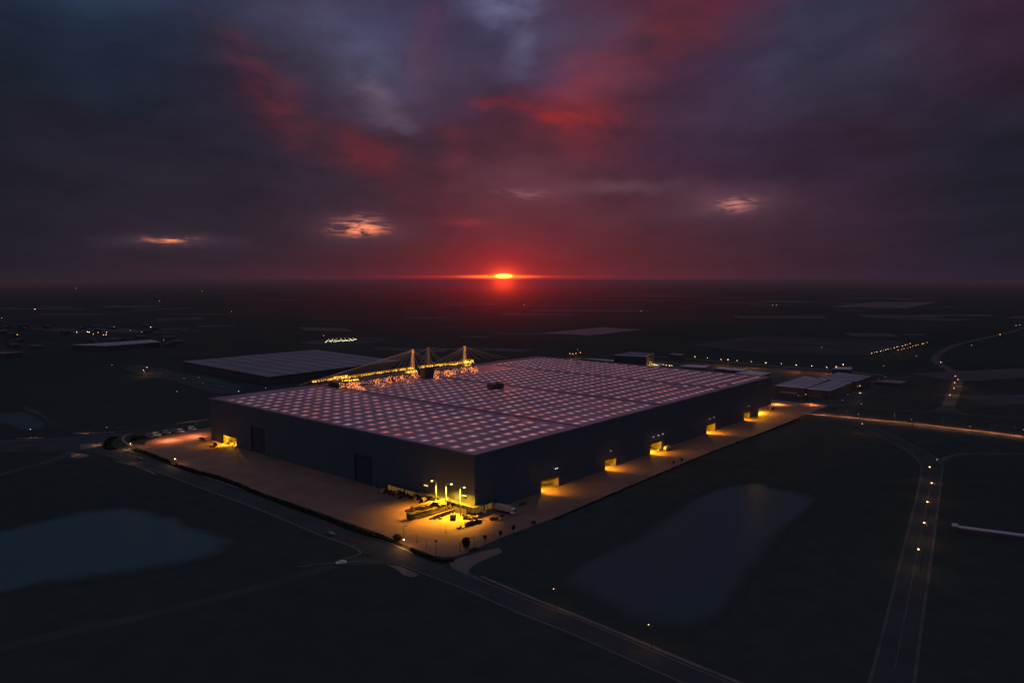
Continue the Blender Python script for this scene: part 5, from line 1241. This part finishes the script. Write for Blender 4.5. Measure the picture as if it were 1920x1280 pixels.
# cloud texture
t1 = noise(mapping(cp_.outputs[0], (1, .5, 1), .1), 2.0, 7, .55, .3)
t2 = noise(mapping(AEw, (1, 2.6, 1), -.25), 12, 6, .55)
tt = math_('ADD', math_('MULTIPLY', math_('SUBTRACT', t1.outputs[0], .5), 1.0), math_('MULTIPLY', math_('SUBTRACT', t2.outputs[0], .5), .8))
tex = math_('ADD', math_('MULTIPLY', tt, math_('ADD', math_('MULTIPLY', fade, .5), .22)), 1.0)
col = vmath('SCALE', col, None, tex)
def blob(px, py, rx, ry, ang, c, src=None, power=1.0, mod=None):
    global col
    a, e = ae(px, py); v = vmath('SUBTRACT', src or AEw, (a, e, 0))
    if ang:
        r = N.new('ShaderNodeVectorRotate'); r.rotation_type = 'Z_AXIS'; L.new(v, r.inputs['Vector']); r.inputs['Angle'].default_value = math.radians(ang); v = r.outputs[0]
    v = vmath('MULTIPLY', v, (F / rx, F / ry, 0)); d = vmath('DOT_PRODUCT', v, v)
    if power != 1: d = math_('POWER', d, power)
    g = math_('EXPONENT', math_('MULTIPLY', d, -1.0))
    if mod is not None: g = math_('MULTIPLY', g, mod)
    col = vmath('ADD', col, vmath('SCALE', c, None, g))
tm_ = math_('MINIMUM', math_('MAXIMUM', math_('ADD', math_('MULTIPLY', tt, 4.2), .95), 0.0), 1.9)
B = [(508, 185, 88, 34, 38, (.062, -.001, -.008)), (415, 85, 45, 14, 35, (.04, -.002, -.004)), (690, 285, 75, 32, 32, (.045, -.003, -.009)), (680, 165, 48, 24, 35, (.045, .033, .037)), (745, 225, 40, 20, 35, (.03, .024, .032)),
     (805, 60, 24, 80, 22, (.03, -.002, -.003)), (935, 5, 60, 30, 0, (.06, .08, .13)), (990, 60, 28, 75, 18, (.032, .036, .055)), (660, 90, 90, 40, 40, (.012, .014, .028)), (1220, 75, 150, 38, -24, (.045, -.003, -.010)),
     (1090, 225, 75, 42, 0, (.11, -.001, -.012)), (1030, 226, 26, 13, 20, (.09, .0, -.008)), (945, 198, 48, 16, 8, (.085, -.001, -.009)), (875, 415, 55, 13, 5, (.075, .003, .002)), (845, 290, 26, 55, 0, (.035, .0, .0)),
     (1080, 160, 60, 60, 0, (.03, .0, .0)), (1450, 120, 80, 20, -25, (.006, .006, .008))]
for b in B: blob(*b, mod=tm_)
# sunlit rents in the cloud near the horizon
f1 = noise(mapping(AE, (1, 5.5, 1), .05), 34, 7, .55, .8); f1m = N.new('ShaderNodeMapRange'); L.new(f1.outputs[0], f1m.inputs[0]); f1m.inputs[1].default_value = .40; f1m.inputs[2].default_value = .58; f1m = f1m.outputs[0]
AEs = vmath('ADD', AE, vmath('SCALE', vmath('SUBTRACT', noise(AE, 22, 3).outputs['Color'], (.5, .5, .5)), None, .022))
for b in ((664, 422, 36, 13, -4, (.6, .19, .09), f1m), (672, 428, 85, 26, 0, (.04, .022, .028), None), (682, 432, 30, 8, -5, (1.0, .27, .07), f1m), (318, 452, 28, 4.2, 0, (.95, .28, .06), f1m), (322, 452, 90, 12, 0, (.035, .02, .03), None),
          (1382, 381, 28, 10, 0, (.50, .18, .10), f1m), (1370, 376, 90, 28, 5, (.06, .03, .035), None), (985, 362, 40, 8, 0, (.09, .045, .045), f1m), (1160, 352, 90, 13, 0, (.045, .03, .035), None), (985, 345, 110, 40, 0, (.03, .012, .016), None)):
    blob(b[0], b[1], b[2], b[3], b[4], b[5], src=AEs, mod=b[6])
# the sun and the lit strip under the cloud deck
for b in ((944, 517.3, 12.5, 3.3, (6, 4.4, .35), 1.3), (936, 518.6, 54, 2.7, (2.0, .36, .0), 1.2), (925, 518.6, 115, 2.0, (.5, .018, .0), 1), (960, 518, 380, 1.5, (.04, .001, .003), 1), (944, 516, 24, 13, (.6, .06, .0), .8), (944, 512, 80, 40, (.03, .001, .001), .85)):
    blob(b[0], b[1], b[2], b[3], 0, b[4], src=AE, power=b[5])
col = vmath('MAXIMUM', vmath('MULTIPLY', col, (.92, .85, .89)), (0.002, .002, .003))
SUN_EL, SUN_AZ = math.radians(1.2), ae(944, 517)[0]
sky = N.new('ShaderNodeTexSky'); sky.sky_type = 'NISHITA'; sky.sun_disc = False; sky.sun_elevation = SUN_EL; sky.sun_rotation = SUN_AZ; sky.altitude = 100; sky.dust_density = 2
skyc = vmath('SCALE', sky.outputs[0], None, .0005)
col = vmath('ADD', col, skyc)
L.new(col, bg.inputs['Color']); bg.inputs['Strength'].default_value = 1.0
world.cycles.sampling_method = 'MANUAL'; world.cycles.sample_map_resolution = 1024
sd = bpy.data.lights.new('sun', 'SUN'); sd.energy = .15; sd.angle = math.radians(.5); sd.color = (1, .22, .12)
so_ = bpy.data.objects.new('sun', sd); C.objects.link(so_)
so_.rotation_euler = Vector((math.sin(SUN_AZ) * math.cos(SUN_EL), math.cos(SUN_AZ) * math.cos(SUN_EL), math.sin(SUN_EL))).to_track_quat('Z', 'Y').to_euler()
